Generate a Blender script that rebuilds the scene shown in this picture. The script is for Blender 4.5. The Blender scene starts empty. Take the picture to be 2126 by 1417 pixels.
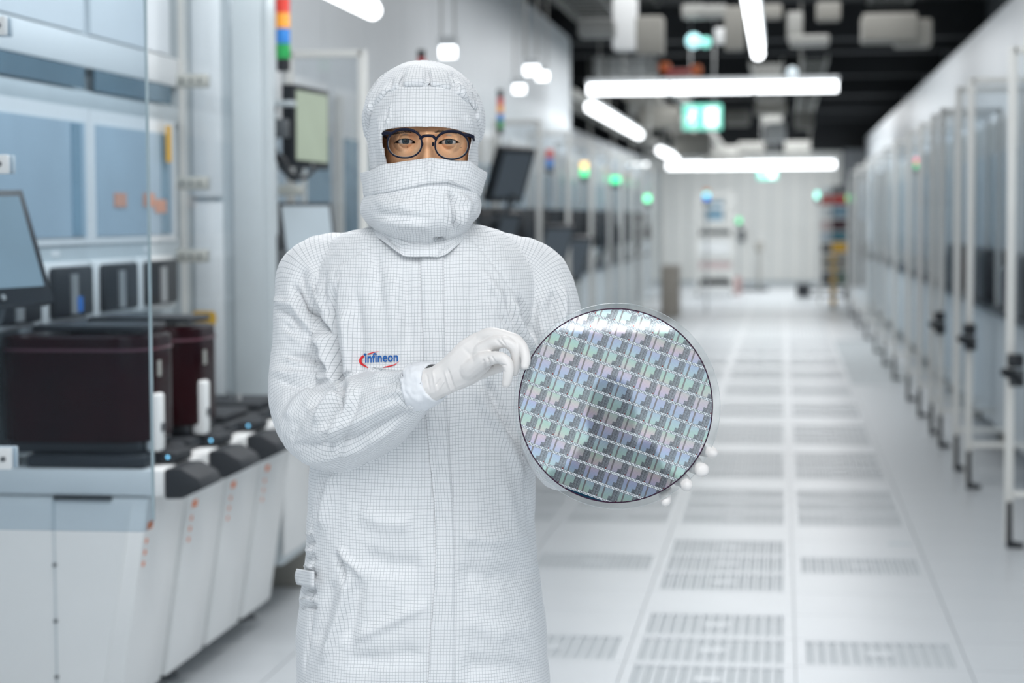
import bpy, bmesh, math, random
import numpy as np
from mathutils import Vector, Matrix, noise
from mathutils.bvhtree import BVHTree
from mathutils.geometry import barycentric_transform

random.seed(7)
SC = bpy.context.scene
COL = SC.collection
PI = math.pi

# ------------------------------------------------------------------ camera
IW, IH, FPX = 2126, 1417, 4134.0
CAM = Vector((0, 0, 1.57))
_yaw = math.atan((1625-1063)/FPX)
_pit = math.atan((451-708.5)/math.hypot(FPX, 562))
Fh = Vector((-math.sin(_yaw), math.cos(_yaw), 0))      # horizontal viewing direction
Rh = Vector((math.cos(_yaw), math.sin(_yaw), 0))
Up = Vector((0, 0, 1))
FW = (Fh*math.cos(_pit) + Up*math.sin(_pit)).normalized()
_r0 = Rh.copy(); _u0 = _r0.cross(FW).normalized()
_roll = math.radians(0.27)
RT = (_r0*math.cos(_roll) - _u0*math.sin(_roll)).normalized()
UPV = RT.cross(FW).normalized()
cam_d = bpy.data.cameras.new('camera')
cam_o = bpy.data.objects.new('camera', cam_d); COL.objects.link(cam_o)
cam_o.matrix_world = Matrix(((RT.x, UPV.x, -FW.x, CAM.x), (RT.y, UPV.y, -FW.y, CAM.y), (RT.z, UPV.z, -FW.z, CAM.z), (0, 0, 0, 1)))
cam_d.sensor_width = 36; cam_d.lens = FPX/IW*36; cam_d.clip_start = 0.05; cam_d.clip_end = 200
cam_d.dof.use_dof = True; cam_d.dof.focus_distance = 3.17; cam_d.dof.aperture_fstop = 3.7
SC.camera = cam_o

# ------------------------------------------------------------------ world, lights, exposure
W = bpy.data.worlds.new('world'); SC.world = W; W.use_nodes = True
bg = W.node_tree.nodes['Background']; bg.inputs[0].default_value = (0.93, 0.965, 1.0, 1); bg.inputs[1].default_value = 0.60
SC.view_settings.view_transform = 'Standard'; SC.view_settings.look = 'None'
SC.view_settings.gamma = 1; SC.view_settings.use_curve_mapping = False
SC.view_settings.exposure = -0.30
SC.cycles.use_denoising = True
SC.cycles.max_bounces = 7; SC.cycles.transparent_max_bounces = 24
SC.cycles.sample_clamp_indirect = 6
def area(name, loc, sx, sy, power, rot=(0, 0, 0), col=(0.97, 0.985, 1.0)):
    l = bpy.data.lights.new(name, 'AREA'); l.shape = 'RECTANGLE'; l.size = sx; l.size_y = sy
    l.energy = power; l.color = col
    o = bpy.data.objects.new(name, l); COL.objects.link(o); o.location = loc; o.rotation_euler = rot
    return o
area('overhead_fill_light', (0.2, 0.2, 3.6), 3.0, 3.4, 185)  # added fill lights without fixtures, brightening person, aisle and end wall
area('overhead_fill_light', (-1.0, 5.6, 3.5), 1.4, 3.0, 110)
area('overhead_fill_light', (-0.3, 9, 3.62), 3.0, 5.0, 95)
area('overhead_fill_light', (-0.3, 17, 3.62), 3.0, 6.0, 140)
area('overhead_fill_light', (-0.3, 26, 3.62), 3.0, 8.0, 250)
area('overhead_fill_light', (-0.3, 40, 3.62), 3.0, 9.0, 520)
area('overhead_fill_light', (0.0, -5.4, 3.6), 3.0, 2.2, 170)  # added fill behind the camera, brightens what the wafer mirrors

def ray(px, py):
    return FW + RT*((px-IW/2)/FPX) + UPV*((IH/2-py)/FPX)
def P(px, py, t):                      # point at horizontal forward distance t
    d = ray(px, py); return CAM + d*(t/d.dot(Fh))
def PY(px, py, Y):
    d = ray(px, py); return CAM + d*(Y/d.y)
def PX(px, py, X):
    d = ray(px, py); return CAM + d*(X/d.x)
def PZ(px, py, Z=0.0):
    d = ray(px, py); return CAM + d*((Z-CAM.z)/d.z)
_R3 = np.array([RT, UPV, FW]); _C3 = np.array(CAM)
def to_px(co):                          # numpy (n,3) -> (n,2) picture coordinates
    q = (co-_C3) @ _R3.T
    return np.stack([IW/2+FPX*q[:, 0]/q[:, 2], IH/2-FPX*q[:, 1]/q[:, 2]], 1)

# ------------------------------------------------------------------ materials
class S:
    def __init__(s, nt, k): s.nt = nt; s.k = k
    def _m(s, op, *a):
        n = s.nt.nodes.new('ShaderNodeMath'); n.operation = op
        for i, v in enumerate((s,)+a):
            if isinstance(v, S): s.nt.links.new(v.k, n.inputs[i])
            else: n.inputs[i].default_value = v
        return S(s.nt, n.outputs[0])
    def __add__(s, o): return s._m('ADD', o)
    __radd__ = __add__
    def __sub__(s, o): return s._m('SUBTRACT', o)
    def __rsub__(s, o): return (s*-1.0)+o
    def __mul__(s, o): return s._m('MULTIPLY', o)
    __rmul__ = __mul__
    def __truediv__(s, o): return s._m('DIVIDE', o)
    def __lt__(s, o): return s._m('LESS_THAN', o)
    def __gt__(s, o): return s._m('GREATER_THAN', o)
    def fr(s): return s._m('FRACT')
    def fl(s): return s._m('FLOOR')
    def ab(s): return s._m('ABSOLUTE')
    def mx(s, o): return s._m('MAXIMUM', o)
    def mn(s, o): return s._m('MINIMUM', o)
    def sq(s): return s._m('SQRT')
    def sin(s): return s._m('SINE')
    def rng(s, a, b): return (s > a)*(s < b)
def node(nt, t, ins=None, **kw):
    n = nt.nodes.new(t)
    for k, v in kw.items(): setattr(n, k, v)
    for k, v in (ins or {}).items():
        if isinstance(v, S): nt.links.new(v.k, n.inputs[k])
        elif hasattr(v, 'is_output'): nt.links.new(v, n.inputs[k])
        else: n.inputs[k].default_value = v
    return n
def c4(c): return (c[0], c[1], c[2], 1)
def mixc(nt, f, a, b, mode='MIX'):
    n = nt.nodes.new('ShaderNodeMix'); n.data_type = 'RGBA'; n.blend_type = mode
    if isinstance(f, S): nt.links.new(f.k, n.inputs[0])
    else: n.inputs[0].default_value = f
    for i, v in ((6, a), (7, b)):
        if hasattr(v, 'is_output'): nt.links.new(v, n.inputs[i])
        elif isinstance(v, S): nt.links.new(v.k, n.inputs[i])
        else: n.inputs[i].default_value = c4(v)
    return n.outputs[2]
def srgb(r, g, b):
    f = lambda c: (c/255)/12.92 if c <= 10 else (((c/255)+0.055)/1.055)**2.4
    return (f(r), f(g), f(b))
def mat(name, col=(0.8, 0.8, 0.8), rough=0.5, metal=0.0, var=0.04, scale=6.0, emit=None, es=0.0, coat=0.0, trans=0.0, bump=0.0, spec=0.5, alpha=1.0):
    m = bpy.data.materials.new(name); m.use_nodes = True; nt = m.node_tree
    b = nt.nodes['Principled BSDF']
    tc = node(nt, 'ShaderNodeTexCoord')
    nz = node(nt, 'ShaderNodeTexNoise', {'Vector': tc.outputs['Object'], 'Scale': scale, 'Detail': 3.0})
    f = S(nt, nz.outputs['Fac'])
    col2 = tuple(max(0, c*(1-var*2)) for c in col); col3 = tuple(min(1, c*(1+var*2)) for c in col)
    nt.links.new(mixc(nt, f, col2, col3), b.inputs['Base Color'])
    b.inputs['Roughness'].default_value = rough; b.inputs['Metallic'].default_value = metal
    b.inputs['Coat Weight'].default_value = coat; b.inputs['Transmission Weight'].default_value = trans
    b.inputs['Specular IOR Level'].default_value = spec
    b.inputs['Alpha'].default_value = alpha
    if emit: b.inputs['Emission Color'].default_value = c4(emit); b.inputs['Emission Strength'].default_value = es
    if bump:
        bn = node(nt, 'ShaderNodeBump', {'Strength': bump, 'Distance': 0.002, 'Height': f}); nt.links.new(bn.outputs[0], b.inputs['Normal'])
    return m
def cloth_mat(name, p=0.0052, lw=0.13, base=(0.815, 0.828, 0.842), line=(0.37, 0.395, 0.42), rot=0.0):
    m = bpy.data.materials.new(name); m.use_nodes = True; nt = m.node_tree
    b = nt.nodes['Principled BSDF']
    uv = node(nt, 'ShaderNodeUVMap'); sp = node(nt, 'ShaderNodeSeparateXYZ', {0: uv.outputs[0]})
    U = S(nt, sp.outputs[0]); V = S(nt, sp.outputs[1])
    nz = node(nt, 'ShaderNodeTexNoise', {'Vector': uv.outputs[0], 'Scale': 900.0, 'Detail': 2.0})
    w = S(nt, nz.outputs['Fac'])
    def ln(x):
        d = ((x/p).fr()-0.5).ab()              # 0 at the thread
        return 1.0-(d/(lw*0.62)).mn(1.0)
    lu = ln(U); lv = ln(V)
    k = (lu.mx(lv)*1.6).mn(1.0)*(w*0.5+0.62)
    nt.links.new(mixc(nt, k, base, line), b.inputs['Base Color'])
    b.inputs['Roughness'].default_value = 0.72
    b.inputs['Sheen Weight'].default_value = 0.25; b.inputs['Sheen Roughness'].default_value = 0.5
    b.inputs['Subsurface Weight'].default_value = 0.0
    tc = node(nt, 'ShaderNodeTexCoord')
    n2 = node(nt, 'ShaderNodeTexNoise', {'Vector': tc.outputs['Object'], 'Scale': 38.0, 'Detail': 4.0, 'Roughness': 0.55})
    h = S(nt, n2.outputs['Fac'])+k*0.02
    bn = node(nt, 'ShaderNodeBump', {'Strength': 0.35, 'Distance': 0.004, 'Height': h}); nt.links.new(bn.outputs[0], b.inputs['Normal'])
    return m
def glass_mat(name, tint=(0.80, 0.88, 0.94), gloss=0.10, rough=0.0, fk=1.0):
    m = bpy.data.materials.new(name); m.use_nodes = True; nt = m.node_tree
    out = nt.nodes['Material Output']; nt.nodes.remove(nt.nodes['Principled BSDF'])
    tc = node(nt, 'ShaderNodeTexCoord')
    nz = node(nt, 'ShaderNodeTexNoise', {'Vector': tc.outputs['Object'], 'Scale': 1.5, 'Detail': 2.0})
    c = mixc(nt, S(nt, nz.outputs['Fac']), tuple(x*0.96 for x in tint), tint)
    tr = node(nt, 'ShaderNodeBsdfTransparent', {0: c})
    gl = node(nt, 'ShaderNodeBsdfGlossy', {0: (0.9, 0.95, 1, 1), 'Roughness': rough})
    fr = node(nt, 'ShaderNodeFresnel', {'IOR': 1.45})
    f = (S(nt, fr.outputs[0])*fk+gloss*0.3).mn(0.9).mx(0.0)
    mx = node(nt, 'ShaderNodeMixShader', {0: f, 1: tr.outputs[0], 2: gl.outputs[0]})
    nt.links.new(mx.outputs[0], out.inputs[0])
    return m

# ------------------------------------------------------------------ mesh helpers
class MB:
    def __init__(s): s.b = bmesh.new(); s.uv = None
    def box(s, x0, x1, y0, y1, z0, z1, bev=0.0, seg=2):
        t = bmesh.new()
        bmesh.ops.create_cube(t, size=1)
        for v in t.verts: v.co = Vector(((x0+x1)/2+v.co.x*(x1-x0), (y0+y1)/2+v.co.y*(y1-y0), (z0+z1)/2+v.co.z*(z1-z0)))
        if bev: bmesh.ops.bevel(t, geom=t.edges[:]+t.verts[:], offset=bev, segments=seg, profile=0.5, affect='EDGES')
        return s._add(t)
    def _add(s, t):
        me = bpy.data.meshes.new('t'); t.to_mesh(me); t.free(); s.b.from_mesh(me); bpy.data.meshes.remove(me); return s
    def cyl(s, a, b, r, r2=None, n=16):
        a = Vector(a); b = Vector(b); r2 = r if r2 is None else r2
        d = (b-a); q = d.to_track_quat('Z', 'Y').to_matrix().to_4x4()
        t = bmesh.new()
        bmesh.ops.create_cone(t, cap_ends=True, segments=n, radius1=r, radius2=r2, depth=d.length)
        for v in t.verts: v.co = (q @ v.co.to_4d()).to_3d() + (a+b)/2
        return s._add(t)
    def sph(s, c, r, n=14, sc=(1, 1, 1)):
        t = bmesh.new(); bmesh.ops.create_uvsphere(t, u_segments=n*2, v_segments=n, radius=r)
        for v in t.verts: v.co = Vector((v.co.x*sc[0], v.co.y*sc[1], v.co.z*sc[2]))+Vector(c)
        return s._add(t)
    def prism(s, prof, a0, a1, axis='y', bev=0.0):         # profile in the two other axes
        t = bmesh.new()
        def mk(p, a): return {'y': (p[0], a, p[1]), 'x': (a, p[0], p[1]), 'z': (p[0], p[1], a)}[axis]
        A = [t.verts.new(mk(p, a0)) for p in prof]; B = [t.verts.new(mk(p, a1)) for p in prof]
        t.faces.new(A); t.faces.new(B[::-1])
        for i in range(len(prof)):
            j = (i+1) % len(prof); t.faces.new((A[j], A[i], B[i], B[j]))
        bmesh.ops.recalc_face_normals(t, faces=t.faces)
        if bev: bmesh.ops.bevel(t, geom=t.edges[:]+t.verts[:], offset=bev, segments=2, profile=0.5, affect='EDGES')
        return s._add(t)
    def tube(s, pts, r, n=8, sub=6):
        V, F = sweep([(p[0], p[1], p[2], r) for p in pts], n, sub)
        me = bpy.data.meshes.new('t'); me.from_pydata([tuple(v) for v in V], [], F); s.b.from_mesh(me); bpy.data.meshes.remove(me); return s
    def rot(s, M):
        bmesh.ops.transform(s.b, matrix=M, verts=s.b.verts); return s

def catmull(pts, sub):
    P_ = [np.array(p, float) for p in pts]; P_ = [2*P_[0]-P_[1]]+P_+[2*P_[-1]-P_[-2]]
    out = []
    for i in range(1, len(P_)-2):
        for k in range(sub):
            t = k/sub; a, b, c, d = P_[i-1:i+3]
            out.append(0.5*((2*b)+(-a+c)*t+(2*a-5*b+4*c-d)*t*t+(-a+3*b-3*c+d)*t**3))
    out.append(P_[-2]); return out
def sweep(pts, n=16, sub=6, flat=None, ratio=None, caps=True):
    """tapered tube along pts (x,y,z,r); flat: reference axis whose radius is r*ratio"""
    q = catmull(pts, sub)
    if caps:                                    # rounded ends
        def cap(p, p1):
            d = p[:3]-p1[:3]; d = d/np.linalg.norm(d); out = []
            for a in (0.35, 0.7, 0.9, 0.99):
                out.append(np.array([*(p[:3]+d*p[3]*a), p[3]*math.sqrt(1-a*a), *(p[4:])]))
            return out
        q = cap(q[0], q[1])[::-1]+q+cap(q[-1], q[-2])
    V = []; F = []; N = None
    for i, p in enumerate(q):
        a = q[max(0, i-1)][:3]; b = q[min(len(q)-1, i+1)][:3]
        T = Vector(b-a).normalized()
        if flat is not None: N = (Vector(flat)-T*Vector(flat).dot(T)).normalized()
        elif N is None: N = T.orthogonal().normalized()
        else: N = (N-T*N.dot(T)).normalized()
        B = T.cross(N)
        rr = ratio if ratio is not None else 1.0
        if len(p) > 4: rr = p[4]
        for k in range(n):
            an = 2*PI*k/n
            V.append(Vector(p[:3])+N*(math.cos(an)*p[3]*(rr))+B*(math.sin(an)*p[3]))
    m = len(q)
    for i in range(m-1):
        for k in range(n):
            k2 = (k+1) % n
            F.append((i*n+k, i*n+k2, (i+1)*n+k2, (i+1)*n+k))
    F.append(tuple(range(n))[::-1]); F.append(tuple((m-1)*n+k for k in range(n)))
    return V, F

def origin_of(o):
    v = Vector((0, 0, 0))
    while o is not None: v += o.location; o = o.parent
    return v
def link_mesh(name, me, m, parent=None, smooth=None, loc=None):
    """me in world coordinates; re-based on the parent's (or its own) origin"""
    o = bpy.data.objects.new(name, me); COL.objects.link(o)
    if parent is not None:
        o.parent = parent; base = origin_of(parent)
    else:
        base = Vector(loc) if loc is not None else Vector((0, 0, 0)); o.location = base
    if base.length > 0: me.transform(Matrix.Translation(-base))
    for mm in (m if isinstance(m, (list, tuple)) else [m]): me.materials.append(mm)
    if smooth is True:
        for p in me.polygons: p.use_smooth = True
    elif smooth:
        me.set_sharp_from_angle(angle=math.radians(smooth))
        for p in me.polygons: p.use_smooth = True
    return o
def obj(name, mb, m, parent=None, smooth=35, loc=None):
    me = bpy.data.meshes.new(name); mb.b.to_mesh(me); mb.b.free()
    if loc is None and parent is None:
        xs = [v.co for v in me.vertices]
        loc = (sum(v.x for v in xs)/len(xs), sum(v.y for v in xs)/len(xs), min(v.z for v in xs))
    return link_mesh(name, me, m, parent, smooth, loc)
def tag(o, label=None, cat=None, group=None, kind=None):
    if label: o['label'] = label
    if cat: o['category'] = cat
    if group: o['group'] = group
    if kind: o['kind'] = kind
    return o
def thing(name, loc, label, cat, group=None):
    o = bpy.data.objects.new(name, None); COL.objects.link(o); o.location = loc
    o.empty_display_size = 0.1
    return tag(o, label, cat, group)
def copy_tree(root, loc, label=None, group=None):
    def cp(o, parent):
        c = o.copy(); COL.objects.link(c); c.parent = parent
        for ch in [x for x in o.children]: cp(ch, c)
        return c
    r = cp(root, None); r.location = loc
    if label: r['label'] = label
    if group: r['group'] = group
    return r
def struct(name, mb, m, smooth=35):
    return tag(obj(name, mb, m, None, smooth), kind='structure')
# ================================================================== the setting
m_white = mat('white_panel', (0.75, 0.775, 0.785), 0.38, var=0.015)
m_white2 = mat('white_cabinet_paint', (0.80, 0.81, 0.805), 0.35, var=0.012)
m_grey = mat('light_grey_panel', (0.52, 0.575, 0.60), 0.4, var=0.03)
m_steel = mat('brushed_steel', (0.55, 0.56, 0.56), 0.35, metal=0.7)
m_alu = mat('white_aluminium_profile', (0.80, 0.80, 0.77), 0.4, metal=0.0)
m_black = mat('black_plastic', (0.014, 0.017, 0.022), 0.42, var=0.1)
m_black_m = mat('black_rubber', (0.02, 0.024, 0.03), 0.6, var=0.1)
m_dark = mat('dark_ceiling_paint', (0.010, 0.012, 0.015), 0.7, var=0.2)
m_darkgrey = mat('dark_grey_metal', (0.10, 0.11, 0.12), 0.5, metal=0.3)
m_tray = mat('galvanised_tray', (0.36, 0.36, 0.34), 0.5, metal=0.3)
m_duct = mat('beige_grey_duct', (0.30, 0.29, 0.26), 0.55)
m_bracket = mat('anodised_clamp', (0.42, 0.43, 0.40), 0.4, metal=0.3)
m_win = mat('blue_window_interior', (0.19, 0.31, 0.40), 0.25, var=0.25, scale=2.2)
m_winl = mat('pale_blue_window_interior', (0.37, 0.48, 0.57), 0.3, var=0.12, scale=1.6)
m_winp = mat('light_blue_window_interior', (0.42, 0.54, 0.64), 0.3, var=0.10, scale=1.6)
m_slot = mat('slate_glass_strip', (0.10, 0.17, 0.22), 0.25, var=0.2, scale=1.5)
m_yellow = mat('yellow_plastic', (0.75, 0.42, 0.02), 0.4)
m_orange = mat('orange_print', (0.85, 0.20, 0.04), 0.5)
m_red = mat('red_plastic', (0.55, 0.03, 0.02), 0.35)
m_blue = mat('blue_plastic', (0.02, 0.18, 0.60), 0.35)
m_glass = glass_mat('clear_screen_glass', (0.965, 0.98, 0.99), 0.02)
m_glass_b = glass_mat('blue_tinted_screen_glass', (0.82, 0.875, 0.915), 0.0, fk=0.3)
m_tube = mat('tube_light', (0.9, 0.95, 1), 0.5, emit=(0.95, 0.98, 1.0), es=4.6)

# floor slab with tiles as its parts
mf = bpy.data.materials.new('white_floor_laminate'); mf.use_nodes = True; nt = mf.node_tree; b = nt.nodes['Principled BSDF']
tc = node(nt, 'ShaderNodeTexCoord'); nz = node(nt, 'ShaderNodeTexNoise', {'Vector': tc.outputs['Object'], 'Scale': 3.0, 'Detail': 4.0})
nt.links.new(mixc(nt, S(nt, nz.outputs['Fac']), (0.54, 0.57, 0.595), (0.60, 0.63, 0.655)), b.inputs['Base Color'])
b.inputs['Roughness'].default_value = 0.30; b.inputs['Specular IOR Level'].default_value = 0.6
m_slotdark = mat('floor_slot_shadow', (0.46, 0.50, 0.52), 0.6)
floor = struct('floor', MB().box(-7, 5, -9, 50, -0.25, -0.022), mf)
TX, TYL, TY0 = 0.6, 0.4575, 4.68
def tile_mesh(grille):
    m = MB(); g = 0.0018
    x0, x1, y0, y1 = g, TX-g, g, TYL-g
    if not grille:
        m.box(x0, x1, y0, y1, -0.010, 0)
    else:
        ex, ey = 0.035, 0.036
        m.box(x0, ex, y0, y1, -0.010, 0); m.box(x1-ex, x1, y0, y1, -0.010, 0)
        m.box(ex, x1-ex, y0, ey, -0.010, 0); m.box(ex, x1-ex, y1-ey, y1, -0.010, 0)
        n = 26; w = (x1-2*ex)/n
        for i in range(n+1):
            wd = w*0.30 if i % 2 else w*0.62
            c = ex+i*w
            m.box(max(ex, c-wd/2), min(x1-ex, c+wd/2), ey, y1-ey, -0.010, -0.0005)
        m.box(TX*0.42, TX*0.58, TYL*0.44, TYL*0.56, -0.010, -0.0003)
    me = bpy.data.meshes.new('grille_tile' if grille else 'plain_tile'); m.b.to_mesh(me); m.b.free(); me.materials.append(mf); return me
tm = {True: tile_mesh(True), False: tile_mesh(False)}
fo = origin_of(floor)
def is_grille(ci, k):
    if ci not in (-4, -3, -2, -1, 0, 1): return False
    if ci == 1: return False
    ph = k % 4                                  # k from Y=4.68 ; rows 4.68+.4575k
    if ci == -1: return ph != 3
    if k < 12: return (ph == 1) and ci in (0, -2, -3)
    return ph != 3 and ci != -4
ntl = 0
for k in range(0, 46):
    for ci in range(-5, 2):
        if ntl >= 298: break
        y = TY0+TYL*k
        if ci < -3 and k > 12: continue
        if ci == 1 and k > 30: continue
        gr = is_grille(ci, k)
        o = bpy.data.objects.new('grille_tile' if gr else 'plain_tile', tm[gr]); COL.objects.link(o)
        o.parent = floor; o.location = Vector((0.05+TX*ci, y, 0))-fo; ntl += 1
# beneath the grilles the slots show a pale plenum; past the tiles one continuous skin
o = obj('tile_underlay', MB().box(-3.0, 1.3, 4.6, 26, -0.0205, -0.0095), m_slotdark, floor)
yend = TY0+TYL*46
rest = MB()
rest.box(-7, 5, yend, 50, -0.0215, 0.0); rest.box(1.25, 5, -9, yend, -0.0215, 0); rest.box(-7, -2.95, -9, yend, -0.0215, 0); rest.box(-2.95, 1.25, -9, TY0, -0.0215, 0)
tag(obj('floor_surface', rest, mf, floor), kind='stuff')
fs = MB()
for k in range(46, 76):
    if k % 4 == 3: continue
    for ci in (-3, -2, -1, 0):
        y = TY0+TYL*k
        for i in range(10):
            x = 0.05+TX*ci+0.05+i*0.053; fs.box(x, x+0.022, y+0.04, y+TYL-0.04, -0.001, 0.0012)
tag(obj('grille_slots', fs, m_slotdark, floor), kind='stuff')

# walls
def panel_wall(name, X, y0, y1, z0, z1, step, m, side, th=0.12, gap=0.012):
    root = struct(name, MB().box(X, X+side*th, y0, y1, z0, z1), m_grey)
    y = y0; n = 0
    while y < y1-0.01:
        e = min(y+step, y1)
        obj('panel', MB().box(X-side*0.02, X, y+gap/2, e-gap/2, z0+0.01, z1-0.01), m, root); y = e
    return root
m_header = mat('glossy_white_header', (0.68, 0.72, 0.75), 0.40, var=0.02)
panel_wall('wall_left', -2.62, -8, 24.6, 0.0, 3.79, 1.2, m_header, -1)
panel_wall('wall_right', 1.92, -8, 47, 0.0, 3.40, 1.0, m_header, 1)
panel_wall('wall_left_rear', -3.1, 24.6, 47, 0.0, 2.9, 1.2, m_header, -1)
struct('wall_upper_right', MB().box(2.4, 2.5, -8, 47, 3.3, 4.6), m_darkgrey)
struct('wall_upper_left', MB().box(-5.2, -5.1, -8, 47, 2.0, 4.6), m_darkgrey)
bw = struct('wall_back', MB().box(-5.2, 2.5, -8.2, -8.0, 0, 4.6), m_header)
m_far = mat('warm_white_wall_panel', (0.78, 0.785, 0.755), 0.5, var=0.03, scale=1.2)
wf = struct('wall_far', MB().box(-6, 3, 47, 47.2, 0, 3.1), m_grey)
for i in range(22):
    x = -5.6+i*0.38
    obj('panel', MB().box(x+0.01, x+0.37, 46.97, 47, 0.1, 3.08), m_far, wf)
struct('trim_1', MB().box(1.35, 1.9, 46.0, 46.9, 0, 3.1), m_darkgrey)
struct('trim_2', MB().box(-6, 3, 47.0, 47.2, 3.1, 4.6), m_dark)

# ceiling void: dark slab, beams, trays, ducts, lamps
ceil = struct('ceiling', MB().box(-5.2, 2.5, -8.2, 47.2, 4.55, 4.7), m_dark)
for Y in [-4, 3, 8, 13.5, 19.0, 24.5, 26.5, 31, 36, 41, 45]:
    obj('beam', MB().box(-5.1, 2.4, Y, Y+0.30, 3.72, 4.15), m_dark, ceil)
for X in (-4.2, -0.9, 1.9):
    obj('beam', MB().box(X, X+0.22, -8, 47, 4.15, 4.5), m_dark, ceil)
def tray(X, w, z, y0, y1, step, m=m_tray):
    t = MB(); t.box(X, X+0.025, y0, y1, z, z+0.09); t.box(X+w-0.025, X+w, y0, y1, z, z+0.09)
    y = y0+0.1
    while y < y1: t.box(X, X+w, y, y+0.05, z, z+0.02); y += step
    return tag(obj('cable_tray', t, m, ceil), 'galvanised cable tray')
tray(-2.5, 0.55, 3.95, 9, 26, 0.42); tray(-1.9, 0.35, 4.2, 9, 26, 0.5); tray(1.0, 0.5, 4.1, 10, 46, 0.55)
tray(-0.45, 0.45, 3.60, 27, 46, 0.5); tray(0.25, 0.35, 3.65, 27, 46, 0.6); tray(-2.3, 0.5, 3.3, 27, 46, 0.45, m_duct)
for X in (-3.0, -2.7, -1.4):
    obj('rail', MB().box(X, X+0.10, 25, 46.5, 3.1, 3.2), m_tray, ceil)
for i in range(14):
    obj('hanger_rod', MB().cyl((-2.9+0.5*(i % 3), 26+i*1.4, 2.8), (-2.9+0.5*(i % 3), 26+i*1.4, 4.5), 0.025), m_tray, ceil)
random.seed(21)
for (px, py, Y, w, h, mm) in [(1555-30, 60, 16, .16, .34, m_duct), (1350, 75, 16, .22, .3, m_duct), (1298, 50, 17, .2, .45, m_white2), (1240, 60, 14, .25, .12, m_tray),
      (1440, 25, 18, .2, .12, m_tray), (1650, 55, 18, .14, .25, m_tray), (1680, 85, 18, .35, .08, m_tray), (1720, 25, 17, .2, .15, m_duct), (1845, 60, 17, .45, .22, m_duct), (1895, 70, 17, .3, .22, m_duct),
      (1500, 75, 18, .14, .14, m_white2), (1600, 25, 18, .2, .12, m_duct), (1480, 25, 17, .25, .1, m_tray), (1300, 140, 30, .9, .3, m_white2),
      (1610, 275, 35, .35, .35, m_white2), (1560, 310, 38, .5, .25, m_tray), (1655, 310, 40, .5, .3, m_tray), (1530, 245, 34, .4, .25, m_duct), (1670, 250, 34, .3, .3, m_duct), (1600, 225, 32, .5, .2, m_duct),
      (1370, 245, 30, .6, .3, m_duct), (1440, 300, 34, .6, .4, m_duct), (1500, 320, 40, .8, .3, m_tray), (1340, 210, 30, .5, .4, m_tray), (1380, 140, 22, .12, .1, m_orange), (1445, 145, 22, .12, .1, m_orange), (1410, 150, 22, .3, .05, m_red)]:
    p = PY(px, py, Y)
    obj('duct_box', MB().box(p.x-w/2, p.x+w/2, Y-w/2, Y+w/2, p.z-h/2, p.z+h/2, 0.02), mm, ceil)
for (px, py, Y, c, s) in [(1440, 85, 18, (.5, .9, .95), .07), (1465, 88, 18, (.3, .8, .7), .05), (1645, 150, 22, (.7, .8, .85), .06)]:
    p = PY(px, py, Y); mm = mat('indicator_light', c, 0.4, emit=c, es=1.2)
    obj('indicator_lamp', MB().sph(p, s, 8), mm, ceil)

m_cap = mat('white_lamp_housing', (0.75, 0.77, 0.78), 0.4)
def tube_light(a, b, n, label, hang=4.5, r=0.038):
    a = Vector(a); b = Vector(b); mid = (a+b)/2
    t = thing('ceiling_light', (mid.x, mid.y, mid.z), label, 'light', 'suspended tube lights')
    ax = (b-a).normalized()
    if abs(ax.x) > abs(ax.y): obj('housing', MB().box(a.x, b.x, a.y-0.035, a.y+0.035, a.z+r*0.9, a.z+0.10), m_cap, t)
    else: obj('housing', MB().box(a.x-0.035, a.x+0.035, a.y, b.y, a.z+r*0.9, a.z+0.10), m_cap, t)
    L = (b-a)/n
    for i in range(n):
        obj('tube', MB().cyl(a+L*i+ax*0.012, a+L*(i+1)-ax*0.012, r), m_tube, t)
    for f in (0.15, 0.85):
        q = a.lerp(b, f); obj('suspension_cable', MB().cyl((q.x, q.y, q.z+0.1), (q.x, q.y, hang), 0.006, n=6), m_tray, t)
    return t
def TL(px0, py0, px1, py1, Y0, Y1, n, label, **k):
    return tube_light(PY(px0, py0, Y0), PY(px1, py1, Y1), n, label, **k)
a = PY(1218, 186, 19.5); tube_light((a.x, 19.5, a.z), (PY(1742, 180, 19.5).x, 19.5, a.z), 3, 'nearer of the two long tube lights crossing the aisle', r=0.055)
a = PY(1384, 344, 42); tube_light((a.x, 42, a.z), (PY(1735, 340, 42).x, 42, a.z), 3, 'farther of the two long tube lights crossing the aisle, low above the end wall', r=0.075)
a = PY(1574, 112, 9.5); tube_light((a.x, 6.6, a.z), (a.x, 9.5, a.z), 2, 'tube light running along the aisle, cut by the top of the picture', r=0.032)
for (p0, p1, Y0, lab) in [((1226, 222), (1330, 282), 22, 'slanting tube light over the left machine row just below the nearer crossing light'),
                     ((1370, 312), (1406, 330), 33, 'short slanting tube light at the left end of the far crossing light')]:
    a = PY(*p0, Y0); Y1 = a.x*FPX/(p1[0]-1625); tube_light((a.x, Y0, a.z), (a.x, Y1, a.z), 2, lab, r=0.065)
a = PY(700, -15, 8.2); Y1 = a.x*FPX/(772-1625); tube_light((a.x, 7.4, a.z), (a.x, Y1, a.z), 2, 'tube light at the top edge above the large monitor', r=0.042)
for (px, py, Y, L, lab) in [(930, 108, 12.5, 0.12, 'short bright lamp above and right of the hood'), (1104, 146, 16, 0.14, 'upper of the short bright lamps left of the tall wall'), (1126, 158, 17.5, 0.12, 'lower twin of the short bright lamps left of the tall wall'),
                       (1078, 185, 17.5, 0.12, 'small bright lamp above the thin signal tower'), (1325, 343, 33, 0.35, 'small lamp low over the left row before the far light')]:
    a = PY(px, py, Y); tube_light((a.x-L/2, Y, a.z), (a.x+L/2, Y, a.z), 1, lab, r=0.038)
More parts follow.
